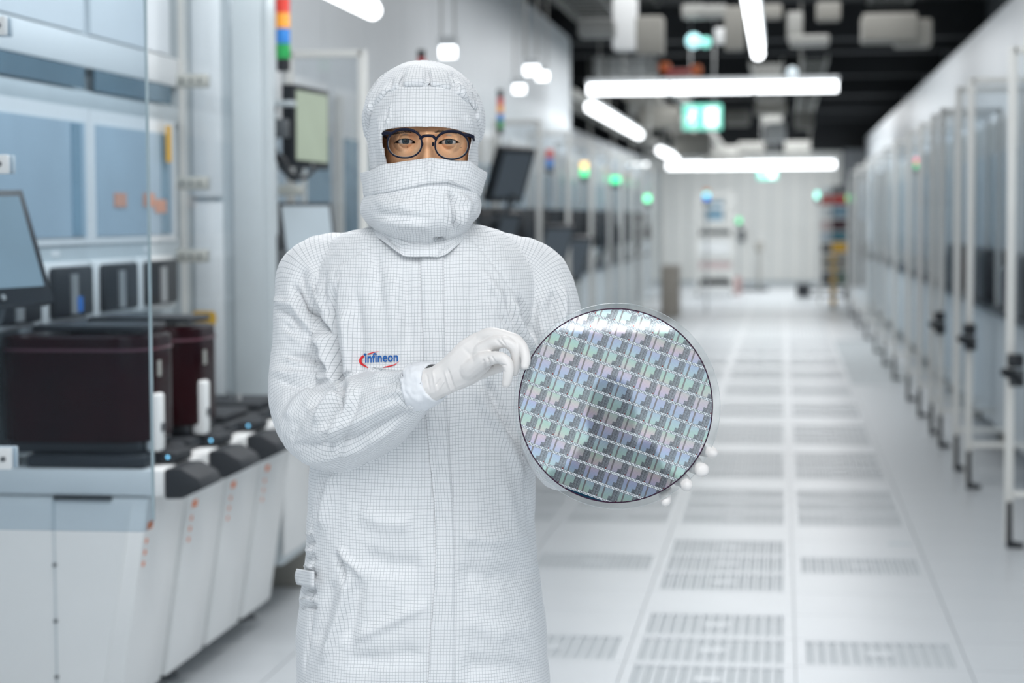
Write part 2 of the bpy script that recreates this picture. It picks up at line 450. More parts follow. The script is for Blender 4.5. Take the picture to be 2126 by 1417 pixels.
# lights of the same kind behind the camera (the disc mirrors one of them)
for Y in (-6.72,):
    tube_light((0.16, Y, 2.90), (0.96, Y, 2.90), 1, 'tube light crossing the aisle behind the camera', r=0.019)
# ================================================================== machines
m_foup = bpy.data.materials.new('smoked_red_plastic'); m_foup.use_nodes = True; nt = m_foup.node_tree; b = nt.nodes['Principled BSDF']
tc = node(nt, 'ShaderNodeTexCoord'); nz = node(nt, 'ShaderNodeTexNoise', {'Vector': tc.outputs['Object'], 'Scale': 5.0, 'Detail': 2.0})
nt.links.new(mixc(nt, S(nt, nz.outputs['Fac']), (0.003, 0.0015, 0.003), (0.026, 0.001, 0.003)), b.inputs['Base Color'])
b.inputs['Roughness'].default_value = 0.2; b.inputs['Specular IOR Level'].default_value = 0.12
m_wht = mat('white_moulded_plastic', (0.78, 0.80, 0.80), 0.4)
m_screen = mat('screen_blue_grey', (0.16, 0.23, 0.28), 0.25, var=0.12, scale=3, emit=(0.42, 0.49, 0.51), es=0.34)
m_screen_g = mat('screen_green_grey', (0.24, 0.29, 0.22), 0.3, emit=(0.43, 0.49, 0.38), es=0.50, var=0.1)
m_led = mat('blue_led', (0.2, 0.6, 1), 0.3, emit=(0.2, 0.65, 1.0), es=2.2)

# -- load ports (0.46 m pitch) and pods
PY0, PP = 5.69, 0.46
def load_port(Y, label, handle=True):
    t = thing('load_port', (-2.2, Y, 0), label, 'machine', 'white load ports of the nearest tool')
    x1 = -1.87
    obj('body', MB().prism([(-2.39, 0.10), (-1.97, 0.10), (x1, 0.745), (-2.39, 0.745)], Y, Y+PP-0.06, 'y', 0.006), m_white2, t)
    obj('side_panel', MB().prism([(-2.38, 0.14), (-2.02, 0.14), (-1.92, 0.73), (-2.38, 0.73)], Y-0.006, Y, 'y'), m_white2, t)
    obj('gap_cover', MB().prism([(-2.38, 0.12), (-2.01, 0.12), (-1.91, 0.745), (-2.38, 0.745)], Y+PP-0.06, Y+PP-0.007, 'y'), m_grey, t)
    obj('ledge', MB().box(-2.39, -1.818, Y-0.006, Y+PP-0.03, 0.75, 0.83, 0.008), m_white2, t)
    for i, z in enumerate((0.20, 0.37, 0.54)):
        obj('screw', MB().cyl((-2.16, Y-0.012, z), (-2.16, Y, z), 0.006, n=10), m_darkgrey, t)
    obj('base_plate', MB().box(-2.25, -1.875, Y+0.0, Y+PP-0.05, 0.83, 0.872, 0.015), m_black_m, t)
    obj('bumper', MB().prism([(-1.818, 0.742), (-1.765, 0.744), (-1.70, 0.775), (-1.715, 0.805), (-1.765, 0.834), (-1.818, 0.832)], Y-0.003, Y+0.21, 'y', 0.006), m_black_m, t)
    obj('status_pod', MB().box(-1.92, -1.815, Y+0.12, Y+0.28, 0.832, 0.868, 0.010), m_black_m, t)
    obj('status_light', MB().sph((-1.845, Y+0.120, 0.853), 0.0045, 8), m_led, t)
    # orange arrow mark and the small marks under it, printed on the slanted front
    sl = 0.10/0.645
    for (z, h, w) in [(0.655, 0.022, 0.05), (0.61, 0.014, 0.018), (0.575, 0.014, 0.018), (0.54, 0.014, 0.018)]:
        xx = lambda zz: x1-(0.745-zz)*sl+0.0015
        v = [(xx(z-h/2), z-h/2), (xx(z-h/2)+0.001, z-h/2), (xx(z+h/2)+0.001, z+h/2), (xx(z+h/2), z+h/2)]
        obj('printed_mark', MB().prism(v, Y+0.03, Y+0.03+w, 'y'), m_orange, t)
    return t
port_labels = ['nearest white load port at the left edge carrying the first dark red pod', 'second white load port from the left, carrying the rear dark red pod',
               'third white load port along the row, with an empty black plate', 'farthest white load port of the near tool, next to the person']
ports = [load_port(PY0+i*PP, port_labels[i]) for i in range(4)]
# seam and dark slit on the nearest side panel
obj('slit', MB().box(-2.16, -1.98, PY0-0.012, PY0, 0.738, 0.746), m_black, ports[0])
obj('seam', MB().box(-2.162, -2.158, PY0-0.009, PY0, 0.12, 0.735), m_grey, ports[0])
def caster(x, y, label, z=0.1, s=1.0, nm='levelling_foot'):
    t = thing(nm, (x, y, 0), label, 'foot')
    obj('pad', MB().cyl((x, y, 0), (x, y, 0.018), 0.045*s, 0.035*s), m_darkgrey, t)
    obj('stem', MB().cyl((x, y, 0.018), (x, y, z+0.02), 0.013*s), m_steel, t)
    obj('bracket', MB().box(x-0.06*s, x-0.02*s, y-0.03*s, y+0.05*s, 0.03, z), m_duct, t)
_p = PZ(345, 1405); caster(_p.x, _p.y, 'dark levelling foot under the front of the second load port')
_p = PZ(505, 1284); caster(_p.x, _p.y, 'black levelling foot under the grey cabinet left of the person', 0.22, 1.2)
# pods
def rrect(x0, x1, y0, y1, r, n=6):
    out = []
    for (cx, cy, a0) in ((x1-r, y0+r, -90), (x1-r, y1-r, 0), (x0+r, y1-r, 90), (x0+r, y0+r, 180)):
        for k in range(n+1): a = math.radians(a0+90*k/n); out.append((cx+r*math.cos(a), cy+r*math.sin(a)))
    return out
def pod(Y, label):
    x0, x1, z0, z1 = -2.345, -1.87, 0.885, 1.225
    t = thing('wafer_pod', ((x0+x1)/2, Y+0.18, z0), label, 'container', 'dark red wafer pods on the load ports')
    obj('shell', MB().prism(rrect(x0, x1, Y, Y+0.34, 0.10), z0+0.02, z1, 'z', 0.012), m_foup, t)
    obj('base', MB().box(x0+0.03, x1-0.03, Y+0.03, Y+0.34, z0-0.013, z0+0.03, 0.01), m_black, t)
    obj('lid_rim', MB().prism(rrect(x0-0.003, x1+0.003, Y-0.003, Y+0.343, 0.10), z1-0.045, z1-0.037, 'z'), mat('smoked_rim', (0.10, 0.035, 0.05), 0.2), t)
    obj('top_flange', MB().box(x0+0.10, x1-0.03, Y+0.06, Y+0.30, z1+0.012, z1+0.03, 0.006), m_black, t)
    obj('flange_stem', MB().cyl(((x0+x1)/2, Y+0.18, z1-0.01), ((x0+x1)/2, Y+0.18, z1+0.02), 0.06), m_black, t)
    h = obj('side_grip', MB().box(x1-0.03, x1+0.018, Y+0.07, Y+0.125, z0-0.01, z0+0.165, 0.010, 3), m_wht, t)
    obj('latch', MB().box(x1+0.017, x1+0.022, Y+0.08, Y+0.11, z0+0.05, z0+0.075), m_darkgrey, h)
    obj('label_plate', MB().box(x1-0.004, x1+0.003, Y+0.11, Y+0.14, z0+0.215, z0+0.262), m_bracket, t)
    for i in range(5):
        obj('rib', MB().box(x0+0.06+i*0.07, x0+0.072+i*0.07, Y+0.08, Y+0.30, z0+0.06, z1-0.06), m_foup, t)
    obj('carried_stack', MB().box(x0+0.05, x1-0.12, Y+0.06, Y+0.33, z0+0.07, z1-0.12, 0.01), m_black, t)
    return t
pod(PY0+0.0, 'dark smoked red pod nearest the camera behind the glass edge, left side')
pod(PY0+PP+0.02, 'dark red pod right of the glass edge, with a white side grip')
# empty black seats on ports 3 and 4
for i in (2, 3):
    Y = PY0+i*PP
    obj('locating_plate', MB().box(-2.24, -1.90, Y+0.02, Y+0.34, 0.872, 0.90, 0.012), m_black_m, ports[i])
    for (dx, dy) in ((-0.12, 0.1), (-0.30, 0.1), (-0.2, 0.25)):
        obj('locating_pin', MB().cyl((-1.88+dx, Y+dy, 0.90), (-1.88+dx, Y+dy, 0.925), 0.010), m_steel, ports[i])

# -- near tool front with windows, pod doors
TXF = -2.355
def tool_front():
    t = thing('process_tool', (-2.45, 6.6, 0), 'white near tool front with blue windows and slate strip, upper left', 'machine')
    y0, y1 = 4.0, 7.62
    obj('cabinet', MB().box(-2.59, TXF-0.03, y0, y1, 1.43, 3.3).box(-2.59, TXF-0.03, 5.69, y1, 0.2, 1.43), m_grey, t)
    obj('lower_rail', MB().box(TXF-0.03, TXF, y0, y1, 1.43, 1.50), m_grey, t)
    for (za, zb, mm, nm) in [(1.945, 2.01, m_grey, 'rail'), (2.09, 2.20, m_white, 'rail')]:
        obj(nm, MB().box(TXF-0.03, TXF+0.004, y0, y1, za, zb, 0.004), mm, t)
    yy = 4.72
    ws = [(4.78, 5.60), (5.70, 6.53), (6.635, 7.50)]
    for (a, c) in ws:
        w = obj('window_frame', MB().box(TXF-0.03, TXF+0.006, a-0.05, c+0.05, 1.49, 1.95).box(TXF-0.03, TXF-0.028, a, c, 1.5, 1.6), m_white, t)
        obj('pane', MB().box(TXF+0.006, TXF+0.010, a, c, 1.515, 1.90), m_winl, w)
        obj('interior_post', MB().box(TXF+0.010, TXF+0.013, c-0.14, c-0.05, 1.52, 1.895), m_win, w)
        obj('strip', MB().box(TXF+0.004, TXF+0.010, a+0.0, c, 2.015, 2.086), m_slot, t)
        obj('tag_plate', MB().box(TXF+0.0, TXF+0.003, (a+c)/2+0.1, (a+c)/2+0.17, 1.453, 1.472), m_wht, t)
    for (a, c) in ((4.1, 6.55), (6.61, 7.50)):
        obj('upper_pane', MB().box(TXF-0.02, TXF+0.006, a, c, 2.205, 3.2), m_header, t)
    for i in range(4):
        a = 5.62+i*0.475
        f = obj('door_frame', MB().box(TXF, TXF+0.03, a-0.03, a+0.41, 1.235, 1.435, 0.012), m_wht, t)
        obj('pod_door', MB().box(TXF+0.03, TXF+0.055, a+0.01, a+0.37, 1.255, 1.420, 0.012), m_black, f)
        obj('door_handle', MB().box(TXF+0.055, TXF+0.062, a+0.14, a+0.20, 1.265, 1.395), m_steel, f)
        if i == 1: obj('door_label', MB().box(TXF+0.055, TXF+0.064, a+0.19, a+0.235, 1.27, 1.32), m_blue, f)
    obj('yellow_label', MB().box(TXF+0.03, TXF+0.036, 7.36, 7.41, 1.79, 1.93), m_yellow, t)
    for (x, z) in ((240, 412), (300, 412), (325, 425)):
        p = PX(x, z, TXF); obj('orange_label', MB().box(TXF+0.011, TXF+0.014, p.y-0.05, p.y+0.08, p.z-0.03, p.z+0.02), mat('faded_orange_label', (0.62, 0.33, 0.24), 0.5), t)
    return t
tool_front()
kn = thing('knob', (-2.12, 7.4, 1.18), 'yellow knob beside the rear red pod', 'knob')
p = PY(425, 661, 7.35); obj('cap', MB().cyl((p.x-0.035, 7.35, p.z), (p.x+0.035, 7.33, p.z), 0.03), m_yellow, kn); obj('spindle', MB().cyl((p.x-0.13, 7.35, p.z), (p.x-0.05, 7.35, p.z), 0.015), m_steel, kn)
kn = thing('knob', (-2.0, 7.9, 1.2), 'yellow knob at the edge of the left shoulder', 'knob')
p = PY(566, 640, 7.9); obj('cap', MB().cyl((p.x-0.035, 7.9, p.z), (p.x+0.05, 7.88, p.z), 0.03), m_yellow, kn); obj('spindle', MB().cyl((p.x-0.12, 7.9, p.z), (p.x-0.03, 7.9, p.z), 0.015), m_steel, kn)
# side cabinet that ends the near tool
t = thing('end_cabinet', (-2.1, 7.7, 0), 'tall white end cabinet with grey joint between glass clamps and person', 'cabinet')
a = PY(392, 0, 7.62).x; b_ = PY(552, 0, 7.62).x
obj('carcass', MB().box(-2.58, b_, 7.63, 7.74, 0.86, 3.3), m_grey, t)
obj('lower_cabinet', MB().box(-2.58, -1.96, 7.63, 8.18, 0.20, 0.83, 0.008), m_grey, t)
obj('worktop', MB().box(-2.58, -1.85, 7.63, 8.18, 0.835, 0.865, 0.008), m_black_m, t)
obj('door', MB().box(-1.96, -1.945, 7.62, 8.14, 0.24, 0.80, 0.004), m_white2, t)
t = thing('lower_cabinet', (-2.2, 8.7, 0), 'white lower cabinet with a dark vertical gap just left of the person at hip height', 'cabinet')
obj('carcass', MB().box(-2.58, -1.93, 8.22, 9.1, 0.36, 0.85, 0.01), m_white2, t)
obj('plinth', MB().box(-2.5, -1.99, 8.24, 9.05, 0.0, 0.36, 0.01), m_duct, t)
obj('side_door', MB().box(-2.5, -1.96, 8.205, 8.22, 0.40, 0.82, 0.004), m_white2, t)
obj('dark_gap_strip', MB().box(-1.975, -1.955, 8.19, 8.22, 0.34, 0.85), m_black, t)  # black strip stands in for the shade in the gap between cabinets
t = bpy.data.objects['end_cabinet']
for (x0, x1, z0, z1) in [(402, 462, 1.66, 3.0), (402, 462, 0.85, 1.64), (484, 545, 0.85, 3.0)]:
    obj('panel', MB().box(PY(x0, 500, 7.6).x, PY(x1, 500, 7.6).x, 7.605, 7.62, z0, z1, 0.003), m_white if x0 < 450 else m_grey, t)
obj('corner_post', MB().box(PY(378, 500, 7.64).x, PY(398, 500, 7.64).x, 7.625, 7.66, 0.85, 3.3), m_alu, t)

# -- near glass screens with clamps
def screen(name, x0, x1, Y, z0, z1, label, m, bev=0.03):
    t = thing(name, ((x0+x1)/2, Y, z0), label, 'glass screen')
    pr = []
    for (cx, cz, a0) in ((x1-bev, z0+bev, -90), (x1-bev, z1-bev, 0), (x0+bev, z1-bev, 90), (x0+bev, z0+bev, 180)):
        for k in range(5): an = math.radians(a0+k*22.5); pr.append((cx+bev*math.cos(an), cz+bev*math.sin(an)))
    obj('pane', MB().prism(pr, Y, Y+0.008, 'y'), m, t)
    return t
Yg = 4.55
q0 = PY(0, 1099, Yg); q1 = PY(313, 700, Yg)
s1 = screen('glass_screen', q0.x-0.35, q1.x, Yg, q0.z, 2.6, 'large blue tinted glass screen with rounded corner in front of the pods, left edge', m_glass_b)
obj('edge', MB().box(q1.x-0.004, q1.x+0.001, Yg-0.001, Yg+0.009, q0.z+0.03, 2.57), mat('glass_edge_green', (0.34, 0.44, 0.48), 0.2), s1)
def clamp(px, py, Y, w, h, label, mm=None, screws=2):
    p = PY(px, py, Y)
    t = thing('glass_clamp', (p.x, Y, p.z-h/2), label, 'clamp')
    obj('plate', MB().box(p.x-w/2, p.x+w/2, Y-0.022, Y-0.002, p.z-h/2, p.z+h/2, 0.004), mm or m_bracket, t)
    obj('back_plate', MB().box(p.x-w/2, p.x+w/2, Y+0.010, Y+0.03, p.z-h/2, p.z+h/2, 0.004), mm or m_bracket, t)
    for k in range(screws):
        f = (k+0.5)/screws-0.5
        c = (p.x, p.z+f*h*0.9) if h >= w else (p.x+f*w*0.9, p.z)
        obj('screw', MB().cyl((c[0], Y-0.028, c[1]), (c[0], Y-0.02, c[1]), 0.006, n=12), m_darkgrey, t)
clamp(-6, 55, Yg, 0.058, 0.045, 'glass clamp at the top left corner of the picture', m_wht)
clamp(-8, 341, Yg, 0.075, 0.045, 'glass clamp above the near monitor at the left edge', m_wht)
clamp(2, 950, Yg, 0.066, 0.052, 'glass clamp over the dark pod base at the left edge', m_wht)
Yh = 7.0
qa = PY(300, 100, Yh).x; qb = PY(433, 100, Yh).x
s2 = screen('glass_screen', PY(388, 500, 7.3).x, PY(484, 500, 7.3).x, 7.3, 0.9, 3.2, 'narrow clear glass screen held by four clamps beside the end cabinet', m_glass)
for (py, lab) in ((168, 'topmost of the clamps on the narrow glass screen'), (380, 'second clamp from the top on the narrow glass screen'), (531, 'third clamp from the top, above the black door row'), (832, 'lowest clamp, above the empty black plates')):
    clamp(400 if py < 600 else 428, py, 7.28, 0.115 if py < 600 else 0.04, 0.048, lab, None, 3)

# -- monitors
def slab_basis(c, right, up):
    r = Vector(right).normalized(); u = Vector(up); u = (u-r*u.dot(r)).normalized(); n = r.cross(u)
    return Matrix(((r.x, u.x, n.x, c[0]), (r.y, u.y, n.y, c[1]), (r.z, u.z, n.z, c[2]), (0, 0, 0, 1)))
def monitor(c, right, up, w, h, label, ms, bez=0.03, chin=0.04, th=0.04, stand=None):
    t = thing('monitor', c, label, 'monitor')
    M = slab_basis(c, right, up)
    obj('casing', MB().box(-w/2, w/2, -h/2, h/2, -th, 0, 0.006).rot(M), m_black, t)
    obj('screen', MB().box(-w/2+bez, w/2-bez, -h/2+chin, h/2-bez, -0.002, 0.003).rot(M), ms, t)
    obj('button', MB().cyl((0, -h/2+chin*0.45, 0), (0, -h/2+chin*0.45, 0.004), 0.008).rot(M), m_steel, t)
    obj('rear_mount', MB().box(-0.06, 0.06, -0.06, 0.06, -th-0.05, -th, 0.005).rot(M), m_darkgrey, t)
    if stand: obj('arm', MB().tube(stand, 0.018), m_darkgrey, t)
    return t
# near monitor: corners in the picture (0,385)-(42,390) top, (115,620) bottom right
Ym = 5.15
A = PY(44, 392, Ym); B = PY(118, 625, Ym-0.05); C = PY(-95, 640, Ym-0.32); 
ctr = (A+C)/2
D_ = A+(C-B)
ctr = (A+B+C+D_)/4
monitor(ctr, B-C, A-B, (B-C).length, (A-B).length, 'tilted black monitor with blue grey screen at the left edge, above the pods', m_screen,
        bez=0.022, chin=0.045, stand=[ctr+Vector((0, 0.06, 0)), ctr+Vector((-0.02, 0.12, -0.15)), ctr+Vector((-0.1, 0.15, -0.25)), ctr+Vector((-0.4, 0.3, -0.28))])
# green-grey monitor beside tower light
Yb = 8.6
A = PY(616, 178, Yb); B = PY(676, 190, Yb+0.34); C = PY(623, 345, Yb)
ctr = (PY(616, 262, Yb)+PY(678, 268, Yb+0.36))/2
monitor(ctr, B-A, Up, 0.42, 0.36, 'monitor with pale green screen beside the signal tower, left of the hood', m_screen_g, bez=0.025, chin=0.03, th=0.06,
        stand=[ctr+Vector((-0.05, 0.03, -0.05)), ctr+Vector((-0.08, 0.03, -0.22)), ctr+Vector((-0.14, 0.03, -0.18)), ctr+Vector((-0.22, 0, -0.06))])
ctr = PY(640, 480, 8.9)
monitor(ctr, Vector((0.65, 0.75, 0)), Vector((-0.25, 0, 1)), 0.30, 0.27, 'tilted grey monitor behind the left shoulder', mat('screen_pale_grey', (0.3, 0.36, 0.4), 0.3, emit=(0.4, 0.46, 0.5), es=0.5), bez=0.018, chin=0.02)

# -- black instrument column behind the end cabinet
t = thing('instrument_column', (-2.1, 8.45, 0), 'black and grey instrument column with cables right of the end cabinet', 'machine')
def pb(name, px0, px1, py0, py1, Y, d, m, par, bev=0.004):
    a = PY(px0, py1, Y); c = PY(px1, py0, Y)
    return obj(name, MB().box(a.x, c.x, Y, Y+d, a.z, c.z, bev), m, par)
pb('column', 548, 562, 120, 900, 8.4, 0.1, m_grey, t)
for (x0, x1, y0, y1, mm) in [(550, 566, 205, 232, m_black), (550, 564, 250, 280, m_black), (566, 592, 246, 285, m_darkgrey), (550, 568, 305, 335, m_black), (551, 565, 378, 396, m_black), (551, 565, 408, 426, m_black), (551, 566, 445, 462, m_darkgrey),
                         (552, 575, 488, 520, m_black), (552, 590, 520, 600, m_darkgrey), (570, 606, 208, 220, m_grey), (602, 614, 205, 300, mat('dark_red_box', (0.12, 0.02, 0.025), 0.5))]:
    pb('module', x0, x1, y0, y1, 8.60 if x0 == 602 else 8.42, 0.02 if x0 == 602 else 0.08, mm, t)
pb('bracket_plate', 578, 628, 384, 405, 8.45, 0.03, m_bracket, t)
cb = [PY(565, 315, 8.5), PY(590, 330, 8.5), PY(605, 360, 8.5), PY(630, 370, 8.5), PY(655, 350, 8.6)]
obj('cable', MB().tube(cb, 0.009), m_black, t)

# -- signal towers
def stack(cols, px, y0, y1, w, Y, label, base=False):
    """signal tower: list of (colour, emission) from top to bottom"""
    a = PY(px, y1, Y); c = PY(px, y0, Y); h = (c.z-a.z)/len(cols); r = w/2/FPX*Y
    t = thing('signal_tower', (a.x, Y, a.z-0.05), label, 'signal light')
    for i, (cc, es) in enumerate(cols):
        z1 = c.z-i*h
        mm = mat('signal_lens', cc, 0.3, emit=cc if es else None, es=es)
        obj('lens' if sum(cc) > 0.1 else 'cap', MB().cyl((a.x, Y, z1-h+0.004), (a.x, Y, z1), r, n=20), mm, t)
    obj('base', MB().cyl((a.x, Y, a.z-r*1.6), (a.x, Y, a.z+0.003), r*0.95), m_black, t)
    obj('pole', MB().cyl((a.x, Y, 0.0 if base else a.z-r*1.6-0.25), (a.x, Y, a.z-r*1.6), r*0.3), m_steel, t)
    if not base: obj('foot_bracket', MB().box(a.x-0.5 if a.x < 0 else a.x-r*0.6, a.x+r*0.6 if a.x < 0 else a.x+0.8, Y-0.02, Y+0.02, a.z-r*1.6-0.27, a.z-r*1.6-0.25), m_steel, t)
Rc, Oc, Bc, Gc, Kc = (0.75, 0.05, 0.03), (0.90, 0.36, 0.03), (0.03, 0.25, 0.72), (0.02, 0.42, 0.10), (0.02, 0.02, 0.02)
stack([(Rc, .25), (Oc, .35), (Bc, .15), (Gc, .15)], 588, -4, 124, 30, 8.8, 'large red, orange, blue and green signal tower at the top, left of the monitor')
stack([(Kc, 0), (Rc, .25), (Oc, .5), (Bc, .3), (Gc, .2)], 1039, 186, 268, 13, 14.5, 'thin four colour signal tower right of the hood')
stack([(Kc, 0), ((0.5, 0.02, 0.03), .2)], 875, 104, 136, 17, 12.0, 'black topped signal tower rising just above the hood')
stack([(Rc, .3), (Bc, .3)], 1141, 310, 348, 14, 20, 'red and blue signal tower left of the row of green lamps')
stack([((0.95, .6, .2), 3.5), ((0.05, 0.9, 0.3), 3.0)], 1213, 336, 366, 15, 23, 'amber over green signal lamp, brightest of the left row')
stack([((0.05, 0.9, 0.35), 3.0)], 1268, 366, 380, 16, 25, 'left one of the twin green signal lamps', )
stack([((0.05, 0.9, 0.35), 3.0)], 1281, 366, 380, 13, 26.5, 'right one of the twin green signal lamps')
stack([((0.15, 0.95, 0.45), 3.0)], 1344, 405, 419, 13, 29, 'single green signal lamp low on the left row')
stack([((0.8, .3, .1), .5), ((0.2, 0.85, 0.9), 2.5), ((0.02, 0.2, 0.9), 1.5)], 1467, 392, 416, 12, 33, 'cyan and blue signal lamp on the far rack', True)
stack([((0.1, 0.7, 0.3), 1.2)], 1534, 452, 464, 10, 40, 'faint green lamp in front of the end wall', True)
stack([((0.3, 0.9, 0.75), 2.6)], 1699, 398, 412, 12, 40, 'pale turquoise lamp at the right end of the end wall', True)
stack([((0.05, 0.6, 0.15), 1.6)], 1764, 404, 418, 12, 38, 'green lamp right of the coloured box pile', True)
stack([((0.9, 0.2, 0.25), 2.0), ((0.1, 0.8, 0.3), 1.2)], 1904, 328, 350, 11, 17.5, 'red over green signal lamp among the right posts')

# -- exit signs
m_exit = mat('exit_sign_green', (0.05, 0.5, 0.38), 0.4, emit=(0.35, 0.85, 0.70), es=0.95)
m_exitw = mat('exit_sign_white', (0.9, 1, 0.98), 0.4, emit=(0.85, 1.0, 0.97), es=1.6)
def exit_sign(px, py, Y, w, h, label):
    p = PY(px, py, Y); W_ = w/FPX*Y; H_ = h/FPX*Y
    t = thing('exit_sign', (p.x, Y, p.z), label, 'sign')
    obj('box', MB().box(p.x-W_/2, p.x+W_/2, Y, Y+0.08, p.z-H_/2, p.z+H_/2, 0.01), m_exit, t)
    g = MB(); x0 = p.x-W_*0.36; s = H_*0.36
    g.box(p.x+W_*0.08, p.x+W_*0.40, Y-0.004, Y, p.z-H_*0.36, p.z+H_*0.36)
    obj('door_symbol', g, m_exitw, t)
    g = MB(); g.sph((x0+s*0.55, Y-0.002, p.z+s*0.75), s*0.22, 6, (1, .1, 1))
    for (a_, b_2) in (((.5, .5), (.3, -.1)), ((.3, -.1), (.65, -.45)), ((.65, -.45), (.5, -.95)), ((.3, -.1), (-.05, -.5)), ((.5, .45), (.9, .2)), ((.5, .45), (.05, .25))):
        g.cyl((x0+s*a_[0], Y-0.002, p.z+s*a_[1]), (x0+s*b_2[0], Y-0.002, p.z+s*b_2[1]), s*0.12, n=6)
    obj('running_figure', g, m_exitw, t)
    for k in (-1, 1): obj('suspension_rod', MB().cyl((p.x+k*W_*0.3, Y+0.04, p.z+H_/2), (p.x+k*W_*0.3, Y+0.04, 4.5), 0.008, n=6), m_steel, t)
exit_sign(1458, 243, 24, 80, 52, 'green emergency exit sign hanging under the nearer crossing light')
exit_sign(1593, 361, 43.5, 40, 22, 'faint green exit sign below the far crossing light')

# -- left row beyond the person: tools with windows, screens and frames
def far_tool(Y, L, X, side, label, mon=False, dark=False, grp='white process tools along the aisle'):
    """tool body whose front stands at X; side=-1: left of the aisle"""
    t = thing('process_tool', (X+side*0.4, Y+L/2, 0), label, 'machine', grp)
    xa, xb = sorted((X, X+side*0.55))
    obj('cabinet', MB().box(xa, xb, Y, Y+L-0.08, 0.16, 0.95, 0.01), m_white2, t)
    xa2, xb2 = sorted((X+side*0.12, X+side*0.6))
    obj('upper_body', MB().box(xa2, xb2, Y, Y+L-0.08, 0.95, 2.30, 0.01), m_white, t)
    f = X+side*0.12
    n = max(2, int(L/0.5)); w = (L-0.08)/n
    for i in range(n):
        a = Y+i*w
        fa, fb = sorted((f, f-side*0.02))
        obj('window', MB().box(fa, fb, a+0.05, a+w-0.05, 1.12, 2.02), (m_win if (i+int(Y)) % 3 else m_winl) if side < 0 else ((m_win, m_winp, m_winl, m_winp)[(i*3+int(Y)) % 4]), t)
        obj('mullion', MB().box(*sorted((f, f-side*0.035)), a-0.02, a+0.02, 1.0, 2.25), m_alu, t)
    obj('ledge', MB().box(*sorted((X-side*0.05, X+side*0.13)), Y, Y+L-0.08, 0.93, 0.97), m_darkgrey, t)
    for yy in (Y+0.12, Y+L-0.25):
        obj('foot', MB().cyl((X+side*0.1, yy, 0), (X+side*0.1, yy, 0.17), 0.03), m_duct, t)
    if dark:
        obj('load_box', MB().box(*sorted((X-side*0.04, X+side*0.12)), Y+0.15, Y+1.15, 0.975, 1.34, 0.03), m_black, t)
        obj('load_box', MB().box(*sorted((X-side*0.03, X+side*0.12)), Y+1.2, Y+1.6, 0.975, 1.25, 0.03), m_red if int(Y) == 13 else m_foup, t)
    if mon:
        c = Vector((X-side*0.12, Y+0.1, 1.45)); M = slab_basis(c, (0.6, side*-0.8 if side < 0 else -0.8, 0), (side*0.3, 0, 1))
        obj('screen_panel', MB().box(-0.2, 0.2, -0.22, 0.22, -0.05, 0, 0.006).rot(M), m_black, t)
        obj('screen_arm', MB().tube([c, c+Vector((side*0.05, 0.1, -0.3)), c+Vector((side*0.2, 0.1, -0.5))], 0.03), m_black, t)
    return t
lefts = [(9.25, 1.45, 'first tool behind the person, its windows seen between monitor and hood'), (10.8, 2.3, 'second tool behind the hood on the left row'), (13.2, 2.2, 'left row tool beside the thin signal tower'),
         (15.5, 2.2, 'left row tool behind the right shoulder'), (17.8, 2.2, 'left row tool under the red and blue tower'), (20.1, 2.2, 'left row tool under the brightest green lamp'),
         (22.4, 2.4, 'left row tool under the twin green lamps'), (25.0, 2.8, 'left row tool under the single green lamp'), (28.0, 3.0, 'second last tool of the left row'), (31.3, 3.0, 'last tool of the left row before the far rack')]
for i, (Y, L, lab) in enumerate(lefts):
    far_tool(Y, L, -2.32, -1, lab, mon=(i >= 2), dark=(i % 2 == 0))
rights = [(7.2, 2.1, 'nearest tool behind the right posts, cut by the picture edge'), (9.4, 2.1, 'right row tool behind the second glass screen'), (11.6, 2.2, 'right row tool with black load boxes, third along'),
          (13.9, 2.2, 'fourth tool of the right row'), (16.2, 2.3, 'fifth tool of the right row under the red lamp'), (18.6, 2.5, 'sixth tool of the right row'), (21.2, 2.8, 'seventh tool of the right row'), (24.1, 3.2, 'eighth tool of the right row'),
          (27.4, 3.5, 'ninth tool of the right row'), (31.0, 4.0, 'last tool of the right row near the box pile')]
for i, (Y, L, lab) in enumerate(rights):
    far_tool(Y, L, 1.42, 1, lab, dark=(i < 5), grp='white process tools along the right side')

# dark tilted screens seen over the right shoulder
for (px, py, Y, s, lab) in [(1064, 365, 13.0, 0.34, 'large tilted dark screen right of the face cover'), (1150, 520, 17.5, 0.42, 'tilted black screen above the right shoulder'), (1190, 540, 19, 0.42, 'second tilted black screen above the right shoulder'),
                       (1052, 480, 14, 0.25, 'low dark screen touching the right shoulder line')]:
    c = PY(px, py, Y)
    monitor(c, Vector((0.55, 0.83, 0)), Vector((0.45, 0, 1)), s, s*1.1, lab, mat('dark_screen', (0.13, 0.16, 0.19), 0.3), th=0.06,
            stand=[c+Vector((0, 0.05, -s*0.4)), c+Vector((-0.1, 0.1, -s*0.8)), c+Vector((-0.35, 0.1, -s*0.9))])

